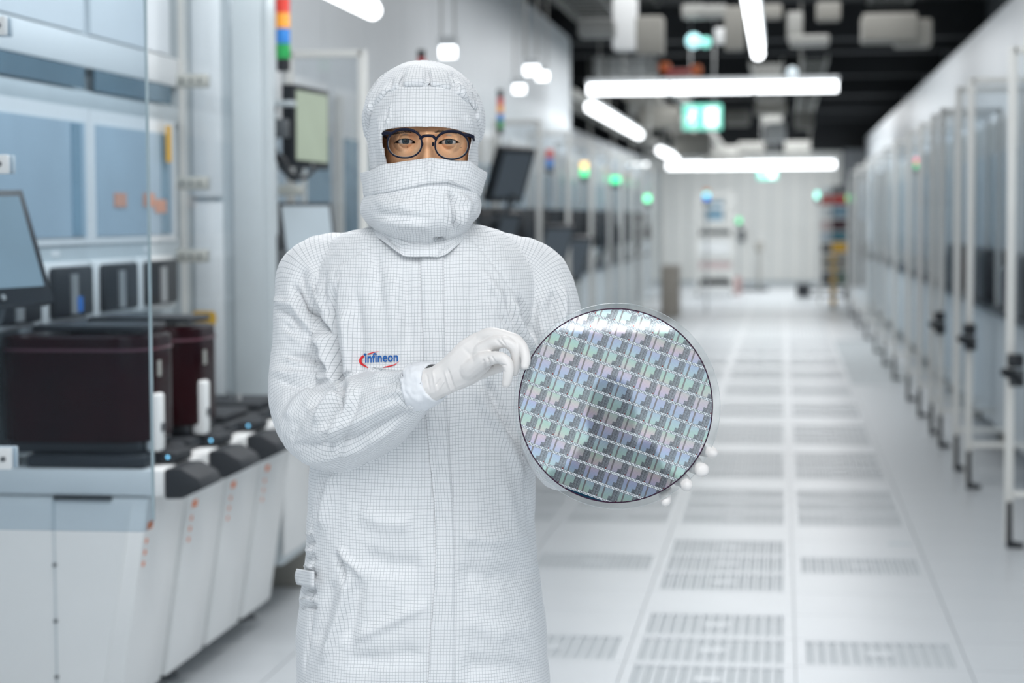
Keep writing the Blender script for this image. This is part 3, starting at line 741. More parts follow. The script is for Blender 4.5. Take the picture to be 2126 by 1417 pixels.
# -- frames with glass on both sides
def frame_screen(X, Y, side, top, label, grp, w=0.38, foot=True):
    t = thing('glass_partition', (X, Y, 0), label, 'glass screen', grp)
    x2 = X+side*w
    obj('post', MB().box(X-0.02, X+0.02, Y-0.02, Y+0.02, 0.02, top, 0.004), m_alu, t)
    obj('post', MB().box(x2-0.02, x2+0.02, Y-0.02, Y+0.02, 0.30, top, 0.004), m_alu, t)
    obj('top_rail', MB().box(*sorted((X, x2)), Y-0.02, Y+0.02, top-0.035, top, 0.004), m_alu, t)
    obj('bottom_rail', MB().box(*sorted((X, x2)), Y-0.018, Y+0.018, 0.24, 0.27, 0.004), m_alu, t)
    obj('pane', MB().box(min(X, x2)+0.02, max(X, x2)-0.02, Y-0.003, Y+0.003, 0.27, top-0.035), m_glass, t)
    if foot:
        f = MB().prism([(X-0.012, 0.0), (X+side*0.07, 0.0), (X+side*0.07, 0.025), (X+side*0.015, 0.035), (X+side*0.012, 0.22), (X-side*0.012, 0.22)] if side > 0 else
                       [(X+0.012, 0.0), (X-0.012, 0.22), (X+0.012, 0.22)], Y-0.03, Y-0.021, 'y')
        obj('foot_bracket', f, m_black_m, t)
    return t
rlab = ['nearest glass partition on the right with a black foot', 'second glass partition on the right', 'third glass partition on the right', 'fourth glass partition on the right', 'fifth glass partition on the right', 'sixth glass partition on the right',
        'seventh glass partition on the right', 'eighth glass partition on the right', 'ninth glass partition on the right', 'tenth glass partition on the right', 'eleventh glass partition on the right', 'twelfth glass partition on the right', 'farthest glass partition on the right']
for i, Y in enumerate([9.62, 11.70, 12.53, 13.80, 14.62, 15.9, 17.3, 19.5, 21.4, 23.4, 26.0, 29.0, 32.0]):
    frame_screen(1.068, Y, 1, 2.36 if i < 3 else 2.30, rlab[i]+', counted from the camera', 'glass partitions along the right side')
llab = ['first', 'second', 'third', 'fourth', 'fifth', 'sixth', 'seventh', 'eighth', 'ninth', 'tenth', 'eleventh']
for i, Y in enumerate([9.2, 12.4, 16.0, 18.2, 20.4, 22.6, 24.4, 26.2, 28.0, 30.0, 32.5]):
    frame_screen(-1.95, Y, -1, 2.36, llab[i]+' glass partition of the left row, counted from the camera', 'glass partitions along the left row', w=0.35, foot=False)
# hand devices on the right row
for (px, py, Y, lab) in [(2100, 765, 9.58, 'black hand controller on the nearest right partition'), (2006, 697, 11.66, 'black hand controller on the second right partition'), (1945, 668, 13.76, 'small black hand controller on the fourth right partition')]:
    p = PY(px, py, Y); t = thing('hand_controller', p, lab, 'controller', 'black controllers on the right partitions'); s = 9.3/Y
    obj('holder', MB().box(p.x-0.02, p.x+0.05, Y-0.06, Y+0.025, p.z+0.01, p.z+0.07, 0.005), m_black, t)
    obj('grip', MB().tube([(p.x-0.04, Y-0.09, p.z-0.01), (p.x, Y-0.06, p.z-0.03), (p.x+0.03, Y-0.04, p.z-0.06)], 0.022), m_black, t)
    obj('cradle', MB().box(p.x-0.015, p.x+0.055, Y-0.05, Y-0.02, p.z-0.08, p.z+0.0, 0.005), m_darkgrey, t)

# small black label lying flat on the floor right
p = PZ(1868, 1128)
t = tag(obj('floor_marker', MB().box(p.x-0.055, p.x+0.055, p.y-0.03, p.y+0.03, 0.0, 0.003), m_grey), 'small grey marker strip on the floor at lower right', 'marker')

# -- far end: rack, box pile, stand, trolley
def box_thing(name, px0, px1, py0, py1, Y, d, m, label, cat, group=None, bev=0.01, z0=None):
    a = PY(px0, py1, Y); c = PY(px1, py0, Y)
    if z0 is not None: a.z = z0
    return tag(obj(name, MB().box(a.x, c.x, Y, Y+d, a.z, c.z, bev), m), label, cat, group)
Yr = 40.0
a = PY(1446, 0, Yr).x; c = PY(1524, 0, Yr).x
t = thing('storage_rack', ((a+c)/2, Yr, 0), 'white wheeled storage rack with shelves at the far left end of the aisle', 'rack')
for x in (a, c-0.05):
    for y in (Yr, Yr+0.7): obj('upright', MB().box(x, x+0.05, y, y+0.05, 0.06, 2.1), m_alu, t)
for py in (596, 560, 540, 490, 462, 430, 402):
    z = PY(1480, py, Yr).z; obj('shelf', MB().box(a, c, Yr, Yr+0.75, z-0.02, z+0.02), m_alu, t)
for x in (a+0.03, c-0.03): obj('caster', MB().cyl((x-0.02, Yr+0.05, 0.04), (x+0.02, Yr+0.05, 0.04), 0.04), m_black, t)
mp = mat('pink_folders', (0.62, 0.5, 0.5), 0.6)
for (y0, y1, mm, nm, lab, cat) in [(417, 458, m_win, 'screen_unit', 'dark blue screen unit on the top shelf of the far rack', 'monitor'), (478, 488, m_black, 'flat_case', 'flat black case on the far rack', 'case'),
                    (499, 528, m_wht, 'white_case', 'white case on the middle shelf of the far rack', 'case'), (538, 548, mp, 'folder_pile', 'upper pile of pinkish folders on the far rack', 'folders'), (549, 558, mp, 'folder_pile', 'lower pile of pinkish folders on the far rack', 'folders'), (580, 594, m_black, 'black_crate', 'black crate at the bottom of the far rack', 'crate')]:
    z1 = PY(0, y0, Yr); box_thing(nm, 1452 if nm != 'screen_unit' else 1464, 1518 if nm != 'screen_unit' else 1500, y0, y1, Yr+0.05, 0.55, mm, lab, cat)
pile = [(385, 402, m_darkgrey, 'grey'), (402, 424, m_red, 'red'), (426, 452, m_win, 'blue'), (455, 478, mat('dark_maroon_box', (0.05, 0.01, 0.02), .4), 'dark maroon'), (480, 500, mat('teal_box', (0.02, 0.16, 0.22), .4), 'teal'), (503, 524, m_yellow, 'yellow'), (526, 560, m_duct, 'beige'), (562, 592, mat('green_grey_box', (0.15, 0.2, 0.17), .5), 'green grey')]
a = PY(1702, 0, 36).x; c = PY(1768, 0, 36).x
t = thing('parts_shelf', ((a+c)/2, 36, 0), 'open shelf holding the coloured boxes at the far right end', 'shelf')
for x in (a, c-0.04): obj('upright', MB().box(x, x+0.04, 36.0, 36.04, 0.0, 2.2), m_alu, t)
for (y0, y1, mm, cn) in pile:
    z = PY(0, y1, 36).z; z = PY(1735, y1, 36).z
    obj('shelf', MB().box(a, c, 36, 36.5, z-0.02, z), m_alu, t)
    box_thing('parts_box', 1727, 1758, y0, y1, 36.05, 0.4, mm, cn+' box on the far right shelf', 'box')
    box_thing('parts_box', 1706, 1725, y0+3, y1, 36.08, 0.35, [m_grey, m_red, m_white, mp, m_winl, m_black, m_duct, m_darkgrey][pile.index((y0, y1, mm, cn))], 'small box left of the '+cn+' box on the far right shelf', 'box')
a = PY(1733, 0, 34).x
t = thing('chain_post', (a, 34, 0), 'yellow striped post standing in front of the far right shelf', 'post')
for k in range(10): obj('band', MB().cyl((a, 34, 0.02+k*0.09), (a, 34, 0.105+k*0.09), 0.05), m_yellow if k % 2 else m_duct, t)
p = PZ(1690, 622)
t = thing('floor_scrubber', (p.x, p.y, 0), 'black low trolley on the floor before the far right shelf', 'trolley')
w = p.y/FPX
obj('body', MB().box(p.x-36*w, p.x-8*w, p.y, p.y+0.4, 0.04, 0.04+28*w, 0.02), m_black, t)
obj('drawbar', MB().box(p.x-8*w, p.x+60*w, p.y+0.1, p.y+0.16, 0.19, 0.23), m_black, t)
obj('drawbar', MB().box(p.x-8*w, p.x+60*w, p.y+0.1, p.y+0.16, 0.05, 0.09), m_black, t)
obj('rear_wheel', MB().cyl((p.x+60*w, p.y+0.05, 0.12), (p.x+72*w, p.y+0.05, 0.12), 0.12), m_black, t)
a = PY(1578, 0, 43).x
t = thing('work_stand', (a, 43, 0), 'thin pole stand on a dark cross foot near the end wall', 'stand')
obj('pole', MB().cyl((a, 43, 0.05), (a, 43, 0.95), 0.04), m_tray, t); obj('head', MB().box(a-0.08, a+0.08, 42.95, 43.05, 0.85, 1.05, 0.01), m_duct, t)
obj('cross_foot', MB().box(a-0.45, a+0.2, 42.9, 43.1, 0, 0.07).box(a-0.05, a+0.05, 42.7, 43.3, 0, 0.07), m_darkgrey, t)
box_thing('beige_cabinet', 1372, 1408, 552, 640, 31.5, 0.8, mat('beige_brown_panel', (0.36, 0.33, 0.29), 0.6), 'beige brown cabinet low at the end of the left row', 'cabinet', z0=0.0)
box_thing('wall_phone', 1531, 1547, 476, 500, 46.8, 0.1, m_darkgrey, 'small dark box mounted on the end wall', 'box')
box_thing('red_canister', 1526, 1538, 575, 596, 41, 0.3, mat('pale_red', (0.5, 0.22, 0.2), .5), 'pale red canister beside the far rack', 'canister', z0=0.0)
box_thing('far_screen', 1786, 1806, 378, 455, 33, 0.1, m_winl, 'tall pale blue window unit at the far right end', 'window unit')
box_thing('dark_console', 1785, 1806, 500, 540, 32.8, 0.3, m_black, 'dark console under the pale blue window at far right', 'console')
# ================================================================== the person
PXM = 3.36/FPX
m_cloth = cloth_mat('gridded_cleanroom_cloth')
m_cloth_h = cloth_mat('gridded_hood_cloth', p=0.0051)
m_glove = mat('white_latex', (0.80, 0.775, 0.755), 0.42, var=0.02, scale=20, bump=0.15)
m_cuff = mat('white_knit_cuff', (0.84, 0.86, 0.89), 0.8, var=0.02, scale=60, bump=0.5)
m_frame = mat('dark_blue_acetate', (0.003, 0.005, 0.022), 0.5, var=0.15, spec=0.22)
m_lens = glass_mat('spectacle_lens', (0.955, 0.955, 0.95), -0.09)

_b = P(885, 1000, 3.40)
person = thing('person', (_b.x, _b.y, 0), 'person in white gridded coverall, hood and face cover with round dark glasses', 'person')

def in_poly(q, poly):
    x, y = q[:, 0], q[:, 1]; ins = np.zeros(len(q), bool); n = len(poly)
    for i in range(n):
        x1, y1 = poly[i]; x2, y2 = poly[(i+1) % n]
        c = ((y1 > y) != (y2 > y)) & (x < (x2-x1)*(y-y1)/((y2-y1) if y2 != y1 else 1e-9)+x1)
        ins ^= c
    return ins
def near_poly(q, poly, closed=True):
    best = np.full(len(q), 1e9); pt = np.zeros_like(q); par = np.zeros(len(q)); n = len(poly)
    tot = 0; segs = []
    for i in range(n if closed else n-1):
        a = np.array(poly[i], float); b = np.array(poly[(i+1) % n], float); segs.append((a, b)); tot += np.linalg.norm(b-a)
    acc = 0
    for a, b in segs:
        ab = b-a; L = np.linalg.norm(ab)+1e-9
        t = np.clip(((q-a) @ ab)/(L*L), 0, 1); c = a+t[:, None]*ab; d = np.linalg.norm(q-c, axis=1)
        k = d < best; best[k] = d[k]; pt[k] = c[k]; par[k] = ((acc+t*L)/tot)[k]; acc += L
    return best, pt, par
def get_co(me):
    a = np.empty(len(me.vertices)*3); me.vertices.foreach_get('co', a); return a.reshape(-1, 3)
def set_co(me, a): me.vertices.foreach_set('co', a.ravel()); me.update()
def get_no(me):
    a = np.empty(len(me.vertices)*3); me.vertex_normals.foreach_get('vector', a); return a.reshape(-1, 3)
def grid_mesh(name, V, UV=None, close_u=False):
    """V (m,n,3) grid -> mesh with uv in metres"""
    V = np.array(V, float); m, n = V.shape[:2]
    me = bpy.data.meshes.new(name)
    F = [(i*n+j, (i+1)*n+j, (i+1)*n+j+1, i*n+j+1) for i in range(m-1) for j in range(n-1)]
    me.from_pydata([tuple(v) for v in V.reshape(-1, 3)], [], F)
    if UV is None:
        du = np.concatenate([np.zeros((m, 1)), np.cumsum(np.linalg.norm(np.diff(V, axis=1), axis=2), 1)], 1)
        du = du-du[:, n//2:n//2+1]; dv = np.concatenate([[0], np.cumsum(np.linalg.norm(np.diff(V[:, n//2], axis=0), axis=1))])
        UV = np.stack([du, np.repeat(dv[:, None], n, 1)], 2)
    UV = np.array(UV).reshape(-1, 2)
    l = me.uv_layers.new(name='UVMap'); idx = np.empty(len(me.loops), int); me.loops.foreach_get('vertex_index', idx)
    l.data.foreach_set('uv', UV[idx].ravel()); return me
def cut_hole(me, poly, snap=True):
    co = get_co(me); q = to_px(co)
    fr = ((co-_C3) @ _R3[2])
    ins = in_poly(q, poly)
    no = get_no(me); front = np.einsum('ij,ij->i', no, co-_C3) < 0
    # a sheet may carry flipped normals: 'front' = nearer than the hood centre
    front = (co-_C3) @ np.array(Fh) < HOLE_T[0]
    ins &= front
    bm = bmesh.new(); bm.from_mesh(me); bm.verts.ensure_lookup_table()
    d, pt, _ = near_poly(q, poly)
    kill = [f for f in bm.faces if all(ins[v.index] for v in f.verts)]
    part = {v.index for f in bm.faces if any(ins[v.index] for v in f.verts) and not all(ins[v.index] for v in f.verts) for v in f.verts if ins[v.index]}
    for i in part:
        r = np.array(ray(*pt[i])); bm.verts[i].co = Vector(_C3+r*fr[i])
    bmesh.ops.delete(bm, geom=kill, context='FACES'); bm.to_mesh(me); bm.free(); me.update()
HOLE_T = [3.38]; FS = 1.25

def fold(me, folds, nz=(), seed=0.0, front_only=True, sheet=False):
    co = get_co(me); q = to_px(co); no = get_no(me)
    tc = _C3-co; tc /= np.linalg.norm(tc, axis=1)[:, None]
    fc = np.einsum('ij,ij->i', no, tc)
    if sheet: no = no*np.where(fc < 0, -1, 1)[:, None]; fc = np.abs(fc)
    w = np.clip(fc*2.5, 0, 1) if front_only else np.ones(len(co))
    dsp = np.zeros(len(co))
    for fo_ in folds:
        pts, wd, amp = fo_[:3]
        xs = [p[0] for p in pts]; ys = [p[1] for p in pts]
        k = np.where((q[:, 0] > min(xs)-3*wd) & (q[:, 0] < max(xs)+3*wd) & (q[:, 1] > min(ys)-3*wd) & (q[:, 1] < max(ys)+3*wd))[0]
        if len(fo_) > 3:                    # depth limits
            tt = (co[k]-_C3) @ np.array(Fh); k = k[(tt > fo_[3][0]) & (tt < fo_[3][1])]
        if not len(k): continue
        d, _, par = near_poly(q[k], pts, False)
        taper = np.clip(np.minimum(par, 1-par)*5+0.15, 0, 1)
        dsp[k] += amp*FS*np.exp(-(d/(wd*0.88))**2)*taper*w[k]
    for (amp, sc, st, kind) in nz:
        for i, c in enumerate(co):
            v = Vector((c[0]*sc*st[0]+seed, c[1]*sc*st[1], c[2]*sc*st[2]))
            n_ = noise.noise(v)
            dsp[i] += amp*((1-abs(n_)*2.2) if kind == 'r' else n_)
    co += no*dsp[:, None]; set_co(me, co)

# ---- lofts of the coverall
def loft_rows(rows, n=96, e=0.80, sub=6, uvs=1.0):
    """rows: (py, xl, xr, tf, tb)"""
    q = catmull(rows, sub); V = []; UV = []
    for r in q:
        py, xl, xr, tf, tb = r; cx = (xl+xr)/2; hw = (xr-xl)/2; tc = (tf+tb)/2; dt = (tb-tf)/2
        ring = []
        for k in range(n+1):
            a = -PI+2*PI*k/n
            s, c = math.sin(a), math.cos(a)
            x = cx+hw*math.copysign(abs(s)**e, s); t = tc-dt*math.copysign(abs(c)**e, c)
            p = P(cx, py, tc); sc = tc/FPX
            ring.append(p+Rh*((x-cx)*sc)+Fh*(t-tc))
        V.append(ring)
        R = np.array(ring); L = np.concatenate([[0], np.cumsum(np.linalg.norm(np.diff(R, axis=0), axis=1))]); L -= L[n//2]
        UV.append(np.stack([L+ (cx-880)*tc/FPX, np.full(n+1, R[0][2])], 1))
    return np.array([[tuple(p) for p in r] for r in V]), np.array(UV)
def loft_tube(pts, n=48, sub=6):
    """pts: (px, py, t, r px)"""
    w = []
    for px, py, t, r in pts:
        p = P(px, py, t); w.append((p.x, p.y, p.z, r*t/FPX))
    q = catmull(w, sub); V = []; UV = []; L = 0
    for i, p in enumerate(q):
        a = q[max(0, i-1)][:3]; b = q[min(len(q)-1, i+1)][:3]; T = Vector(b-a).normalized()
        if i: L += np.linalg.norm(p[:3]-q[i-1][:3])
        N = (Fh-T*Fh.dot(T)).normalized(); B = T.cross(N); ring = []; u = []
        for k in range(n+1):
            an = 2*PI*k/n; ring.append(tuple(Vector(p[:3])+N*(math.cos(an)*p[3])+B*(math.sin(an)*p[3])))
            u.append(((an-PI)*0.5*(p[3]+0.055), L))
        V.append(ring); UV.append(u)
    return np.array(V), np.array(UV)
def closed_from(V):
    m, n = V.shape[:2]; n -= 1
    verts = V[:, :n].reshape(-1, 3); F = []
    for i in range(m-1):
        for k in range(n): k2 = (k+1) % n; F.append((i*n+k, i*n+k2, (i+1)*n+k2, (i+1)*n+k))
    F.append(tuple(range(n))[::-1]); F.append(tuple((m-1)*n+k for k in range(n)))
    return verts, F
def remesh(parts, vox, smooth):
    V = []; F = []; o = 0
    for v, f in parts:
        V += [tuple(x) for x in v]; F += [tuple(i+o for i in g) for g in f]; o += len(v)
    me = bpy.data.meshes.new('tmp'); me.from_pydata(V, [], F); me.update()
    bm = bmesh.new(); bm.from_mesh(me); bmesh.ops.recalc_face_normals(bm, faces=bm.faces); bm.to_mesh(me); bm.free()
    ob = bpy.data.objects.new('tmp', me); COL.objects.link(ob)
    r = ob.modifiers.new('r', 'REMESH'); r.mode = 'VOXEL'; r.voxel_size = vox; r.use_smooth_shade = True
    s = ob.modifiers.new('s', 'SMOOTH'); s.factor = 0.5; s.iterations = smooth
    dg = bpy.context.evaluated_depsgraph_get(); out = bpy.data.meshes.new_from_object(ob.evaluated_get(dg))
    bpy.data.objects.remove(ob); return out

T_rows = [(466, 778, 972, 3.350, 3.46), (476, 726, 1014, 3.330, 3.49), (492, 690, 1058, 3.308, 3.51), (530, 668, 1098, 3.285, 3.53), (575, 652, 1120, 3.268, 3.54), (650, 652, 1118, 3.256, 3.545),
          (740, 655, 1110, 3.250, 3.54), (850, 648, 1112, 3.250, 3.54), (970, 642, 1114, 3.250, 3.54), (1080, 637, 1112, 3.252, 3.545), (1150, 634, 1114, 3.250, 3.55),
          (1220, 624, 1122, 3.250, 3.56), (1310, 614, 1133, 3.252, 3.565), (1420, 609, 1140, 3.256, 3.565), (1500, 607, 1144, 3.262, 3.56)]
AL = [(770, 545, 3.41, 52), (705, 548, 3.41, 70), (655, 572, 3.41, 76), (641, 625, 3.40, 72), (634, 690, 3.39, 67), (626, 755, 3.38, 67), (626, 820, 3.36, 72), (652, 872, 3.33, 84), (705, 884, 3.285, 90),
      (760, 864, 3.245, 88), (805, 842, 3.205, 78), (838, 824, 3.175, 62), (858, 810, 3.155, 50), (868, 804, 3.150, 45)]
AR = [(975, 545, 3.41, 52), (1045, 552, 3.41, 68), (1100, 578, 3.41, 76), (1127, 628, 3.40, 77), (1142, 700, 3.39, 74), (1148, 780, 3.38, 72), (1150, 860, 3.36, 72), (1158, 930, 3.32, 74), (1200, 955, 3.26, 66), (1255, 962, 3.20, 56), (1305, 962, 3.155, 46), (1325, 960, 3.14, 40)]
LL = [(1400, 748, 3.40, 128), (1600, 755, 3.41, 112), (1850, 765, 3.42, 90), (2100, 770, 3.42, 78), (2300, 770, 3.42, 74)]
LR = [(1400, 1000, 3.40, 128), (1600, 1000, 3.41, 112), (1850, 1000, 3.42, 90), (2100, 1000, 3.42, 78), (2300, 1000, 3.42, 74)]
srcs = [loft_rows(T_rows)]
srcs.append(loft_tube(AL)); srcs.append(loft_tube(AR))
for L_ in (LL, LR): srcs.append(loft_tube([(x, y, t, r) for (y, x, t, r) in L_]))
body = remesh([closed_from(s[0]) for s in srcs], 0.0040, 5)
bvhs = []
for V, UV in srcs:
    m, n = V.shape[:2]; vv = [Vector(x) for x in V.reshape(-1, 3)]; uu = UV.reshape(-1, 2); tr = []
    for i in range(m-1):
        for j in range(n-1):
            a = i*n+j; tr.append((a, a+n, a+n+1)); tr.append((a, a+n+1, a+1))
    bvhs.append((BVHTree.FromPolygons(vv, tr), vv, uu, tr))
def body_uv(me):
    l = me.uv_layers.new(name='UVMap'); out = np.zeros((len(me.loops), 2)); vs = [v.co.copy() for v in me.vertices]
    cache = {}
    def uv_at(s, vi):
        key = (s, vi)
        if key not in cache:
            bv, vv, uu, tr = bvhs[s]; loc, nn, idx, d = bv.find_nearest(vs[vi])
            a, b, c = tr[idx]
            w = barycentric_transform(loc, vv[a], vv[b], vv[c], Vector((1, 0, 0)), Vector((0, 1, 0)), Vector((0, 0, 1)))
            cache[key] = uu[a]*w.x+uu[b]*w.y+uu[c]*w.z
        return cache[key]
    vd = {}
    for vi, v in enumerate(vs):
        ds = [bv[0].find_nearest(v)[3] for bv in bvhs]; vd[vi] = ds
    for p in me.polygons:
        ds = [sum(vd[v][s] for v in p.vertices) for s in range(len(bvhs))]
        s = int(np.argmin(ds)); us = [uv_at(s, v) for v in p.vertices]
        if max(u[0] for u in us)-min(u[0] for u in us) > 0.08:
            b0 = us[0]; us = [b0]*len(us)
        for li, u in zip(p.loop_indices, us): out[li] = u
    # the weave is never perfectly straight
    idx = np.empty(len(me.loops), int); me.loops.foreach_get('vertex_index', idx)
    wv = np.array([[noise.noise(v*9)*0.0035, noise.noise(v*9+Vector((5, 5, 5)))*0.0035] for v in vs])
    l.data.foreach_set('uv', (out+wv[idx]).ravel())
body_uv(body)
FOLDS = [
 # left arm pit and drag folds
 ([(690, 598), (684, 650), (692, 715), (706, 790), (712, 860)], 9, -0.022),
 ([(664, 690), (680, 740), (694, 800)], 9, 0.010),
 ([(716, 640), (722, 700), (728, 760), (722, 800)], 14, 0.012), ([(738, 600), (748, 700), (742, 790)], 12, -0.007),
 ([(608, 590), (640, 640), (664, 672), (682, 698)], 6.5, -0.013), ([(598, 612), (622, 655), (652, 690), (678, 716)], 9, 0.009),
 ([(640, 545), (650, 590), (664, 625), (672, 645)], 8, 0.008), ([(622, 560), (632, 600), (650, 640)], 6, -0.007), ([(672, 560), (668, 600), (674, 640)], 6, -0.006),
 ([(566, 622), (590, 628), (606, 632)], 7, 0.006), ([(570, 640), (600, 655), (630, 690)], 8, -0.008),
 ([(585, 740), (620, 752), (668, 760)], 5, 0.006), ([(560, 770), (610, 775), (660, 780), (700, 800)], 10, 0.008), ([(590, 735), (640, 742), (690, 770)], 7, -0.007), ([(575, 790), (630, 800), (690, 803)], 7, -0.007),
 ([(590, 690), (640, 712), (684, 750)], 8, 0.006), ([(580, 665), (620, 700), (670, 738)], 6, -0.005),
 # elbow
 ([(712, 800), (690, 803), (662, 818), (640, 848)], 7, -0.013), ([(715, 806), (690, 822), (668, 850), (655, 880)], 8, 0.009), ([(722, 806), (700, 840), (680, 880), (668, 930)], 9, -0.010),
 ([(650, 800), (615, 830), (590, 870)], 10, 0.007), ([(640, 845), (612, 880), (600, 920)], 8, -0.006), ([(735, 790), (712, 850), (690, 920)], 11, 0.010), ([(745, 810), (730, 860), (712, 920), (700, 960)], 8, -0.006),
 ([(610, 955), (680, 950), (760, 925), (830, 880)], 10, 0.006), ([(600, 925), (680, 925), (760, 900), (830, 865), (860, 845)], 8, -0.007), ([(640, 900), (720, 885), (790, 850), (840, 830)], 11, 0.006),
 ([(770, 800), (800, 790), (835, 782), (856, 790)], 7, -0.008), ([(765, 778), (800, 768), (840, 768)], 8, 0.006), ([(790, 826), (820, 812), (850, 812)], 6, 0.005), ([(850, 765), (843, 800), (858, 840)], 3.5, -0.006),
 ([(828, 795), (846, 800), (858, 802)], 3.5, -0.004), ([(836, 835), (852, 826), (866, 822)], 3.5, -0.004), ([(840, 850), (860, 843), (872, 836)], 3.5, 0.004),
 # raglan seams
 ([(790, 504), (760, 512), (722, 535), (697, 552), (692, 580), (688, 610)], 3.2, -0.0018), ([(966, 478), (1005, 522), (1040, 566), (1078, 620), (1104, 668)], 3.2, -0.0016),
 # right side folds
 ([(1062, 620), (1078, 670), (1096, 715), (1112, 745)], 8, 0.010), ([(1080, 615), (1096, 665), (1112, 705), (1120, 740)], 6, -0.009), ([(1046, 610), (1062, 660), (1084, 720), (1104, 752)], 7, -0.010),
 ([(1000, 560), (1040, 620), (1070, 690), (1100, 770)], 10, 0.006), ([(1150, 600), (1146, 640), (1150, 690)], 7, -0.009), ([(1166, 590), (1170, 640), (1168, 690)], 8, 0.008), ([(1128, 610), (1120, 650), (1130, 700)], 10, 0.006),
 ([(982, 790), (1010, 850), (1040, 890), (1072, 960), (1092, 1010)], 13, 0.009), ([(1010, 790), (1040, 850), (1064, 910)], 11, -0.009), ([(1092, 800), (1085, 880), (1095, 960)], 8, 0.006),
 # trunk
 ([(812, 560), (816, 640), (822, 720)], 16, 0.005), ([(842, 560), (846, 640), (850, 730)], 12, -0.005), ([(780, 520), (786, 580), (790, 640)], 10, -0.004), ([(910, 560), (914, 640)], 14, -0.003), ([(975, 580), (985, 680), (990, 760)], 20, -0.005),
 ([(700, 975), (690, 1010), (680, 1050), (672, 1100)], 12, 0.008), ([(680, 985), (664, 1040), (660, 1090)], 8, -0.007),
 ([(705, 1135), (720, 1160), (742, 1178), (755, 1200)], 8, 0.008), ([(700, 1150), (712, 1185), (716, 1215)], 6, -0.008), ([(724, 1190), (712, 1250), (690, 1320), (668, 1380)], 12, 0.010), ([(690, 1200), (676, 1270), (656, 1340)], 12, -0.008), ([(748, 1200), (735, 1270), (722, 1340)], 16, -0.008),
 ([(745, 1060), (800, 1085), (860, 1090)], 22, 0.006), ([(750, 1150), (810, 1175), (880, 1175)], 26, -0.009), ([(720, 1330), (790, 1300), (850, 1270), (892, 1250)], 14, 0.006), ([(720, 1370), (790, 1370), (880, 1350)], 22, -0.007),
 ([(950, 1110), (1020, 1120), (1100, 1112)], 20, 0.008), ([(950, 1190), (1020, 1200), (1110, 1190)], 30, -0.010), ([(955, 1290), (1030, 1310), (1120, 1300)], 26, 0.006), ([(955, 1380), (1040, 1385), (1120, 1390)], 26, -0.007),
 ([(1090, 980), (1100, 1060), (1106, 1130)], 8, -0.006), ([(1050, 1000), (1062, 1070), (1070, 1110)], 14, 0.005), ([(900, 900), (904, 1000), (910, 1100)], 6, -0.004),
]
for yy in range(1105, 1260, 17):      # gathers of the left hip seam
    FOLDS.append(([(618, yy), (640, yy+2), (656, yy+3)], 4.0, 0.008 if (yy//17) % 2 else -0.009))
    FOLDS.append(([(1106, yy), (1120, yy+2)], 4.0, 0.003 if (yy//17) % 2 else -0.003))
FOLDS += [([(604, 592), (628, 625), (655, 660), (682, 700)], 2.6, -0.008), ([(690, 640), (694, 690), (706, 740), (716, 790)], 2.8, -0.009), ([(700, 770), (704, 800), (722, 804)], 3, -0.009), ([(640, 560), (656, 600), (676, 648)], 2.8, -0.005), ([(590, 738), (630, 744), (672, 752)], 2.6, -0.004), ([(718, 802), (690, 806), (664, 824)], 2.6, -0.006), ([(704, 560), (697, 600), (694, 640)], 3, -0.004),
          ([(1070, 640), (1090, 690), (1112, 730)], 3, -0.006), ([(1040, 600), (1066, 660), (1096, 730)], 3, 0.004), ([(1030, 640), (1062, 700), (1084, 750)], 3, -0.004), ([(1000, 800), (1030, 860), (1070, 930)], 3, 0.004), ([(742, 800), (716, 860), (700, 920)], 3, 0.004)]
FOLDS.append(([(640, 1010), (648, 1100), (650, 1180), (640, 1300), (628, 1410)], 3.2, -0.006))
fold(body, FOLDS, [(0.006, 9, (1, 1, 0.55), 'n'), (0.0032, 24, (1, 1, 0.6), 'n'), (0.0014, 60, (1, 1, 0.8), 'n')])
coverall = link_mesh('coverall', body, m_cloth, person, True)
bm = bmesh.new(); bm.from_mesh(body); BB = BVHTree.FromBMesh(bm); bm.free()
_off = origin_of(person)
def drape(px, py, off, tmin=3.218):
    d = ray(px, py).normalized(); o = CAM-_off; o = Vector(o); base = o.copy()
    for _ in range(8):
        loc, no, idx, dist = BB.ray_cast(o, d)
        if loc is None: return P(px, py, 3.27)
        w = loc+_off; t = (w-CAM).dot(Fh)
        if t > tmin: return w-d*off
        o = loc+d*0.004
    return P(px, py, 3.27)

def polyx(pts, y):
    for (x0, y0), (x1, y1) in zip(pts, pts[1:]):
        if y0 <= y <= y1: return x0+(x1-x0)*(y-y0)/(y1-y0)
    return pts[-1][0] if y > pts[-1][1] else pts[0][0]
def solidify(me, th, iters=1):
    ob = bpy.data.objects.new('tmp', me); COL.objects.link(ob)
    s = ob.modifiers.new('s', 'SOLIDIFY'); s.thickness = th; s.offset = 0
    dg = bpy.context.evaluated_depsgraph_get(); out = bpy.data.meshes.new_from_object(ob.evaluated_get(dg)); bpy.data.objects.remove(ob); return out

# placket down the front
le = [(872, 531), (876, 620), (879, 700), (881, 760), (884, 860), (891, 930), (899, 1010), (904, 1090), (906, 1160), (900, 1250), (894, 1330), (889, 1417), (886, 1500)]
re_ = [(921, 531), (922, 620), (924, 760), (928, 860), (934, 950), (940, 1050), (944, 1200), (943, 1330), (942, 1417), (941, 1500)]
G = []
for y in np.arange(532, 1480, 4):
    a = polyx(le, y); b = polyx(re_, y); row = []
    for k in range(13):
        f = k/12; off = 0.0042*min(1, (0.25+f*4))*(1 if f < 0.93 else (1-f)/0.07)
        wob = math.sin(y*0.11)*0.4+math.sin(y*0.037)*0.6
        row.append(tuple(drape(a+(b-a)*f+wob*(1-f), y, off+0.001)))
    G.append(row)
me = solidify(grid_mesh('placket', G), 0.0012); link_mesh('placket', me, m_cloth, person, 40)

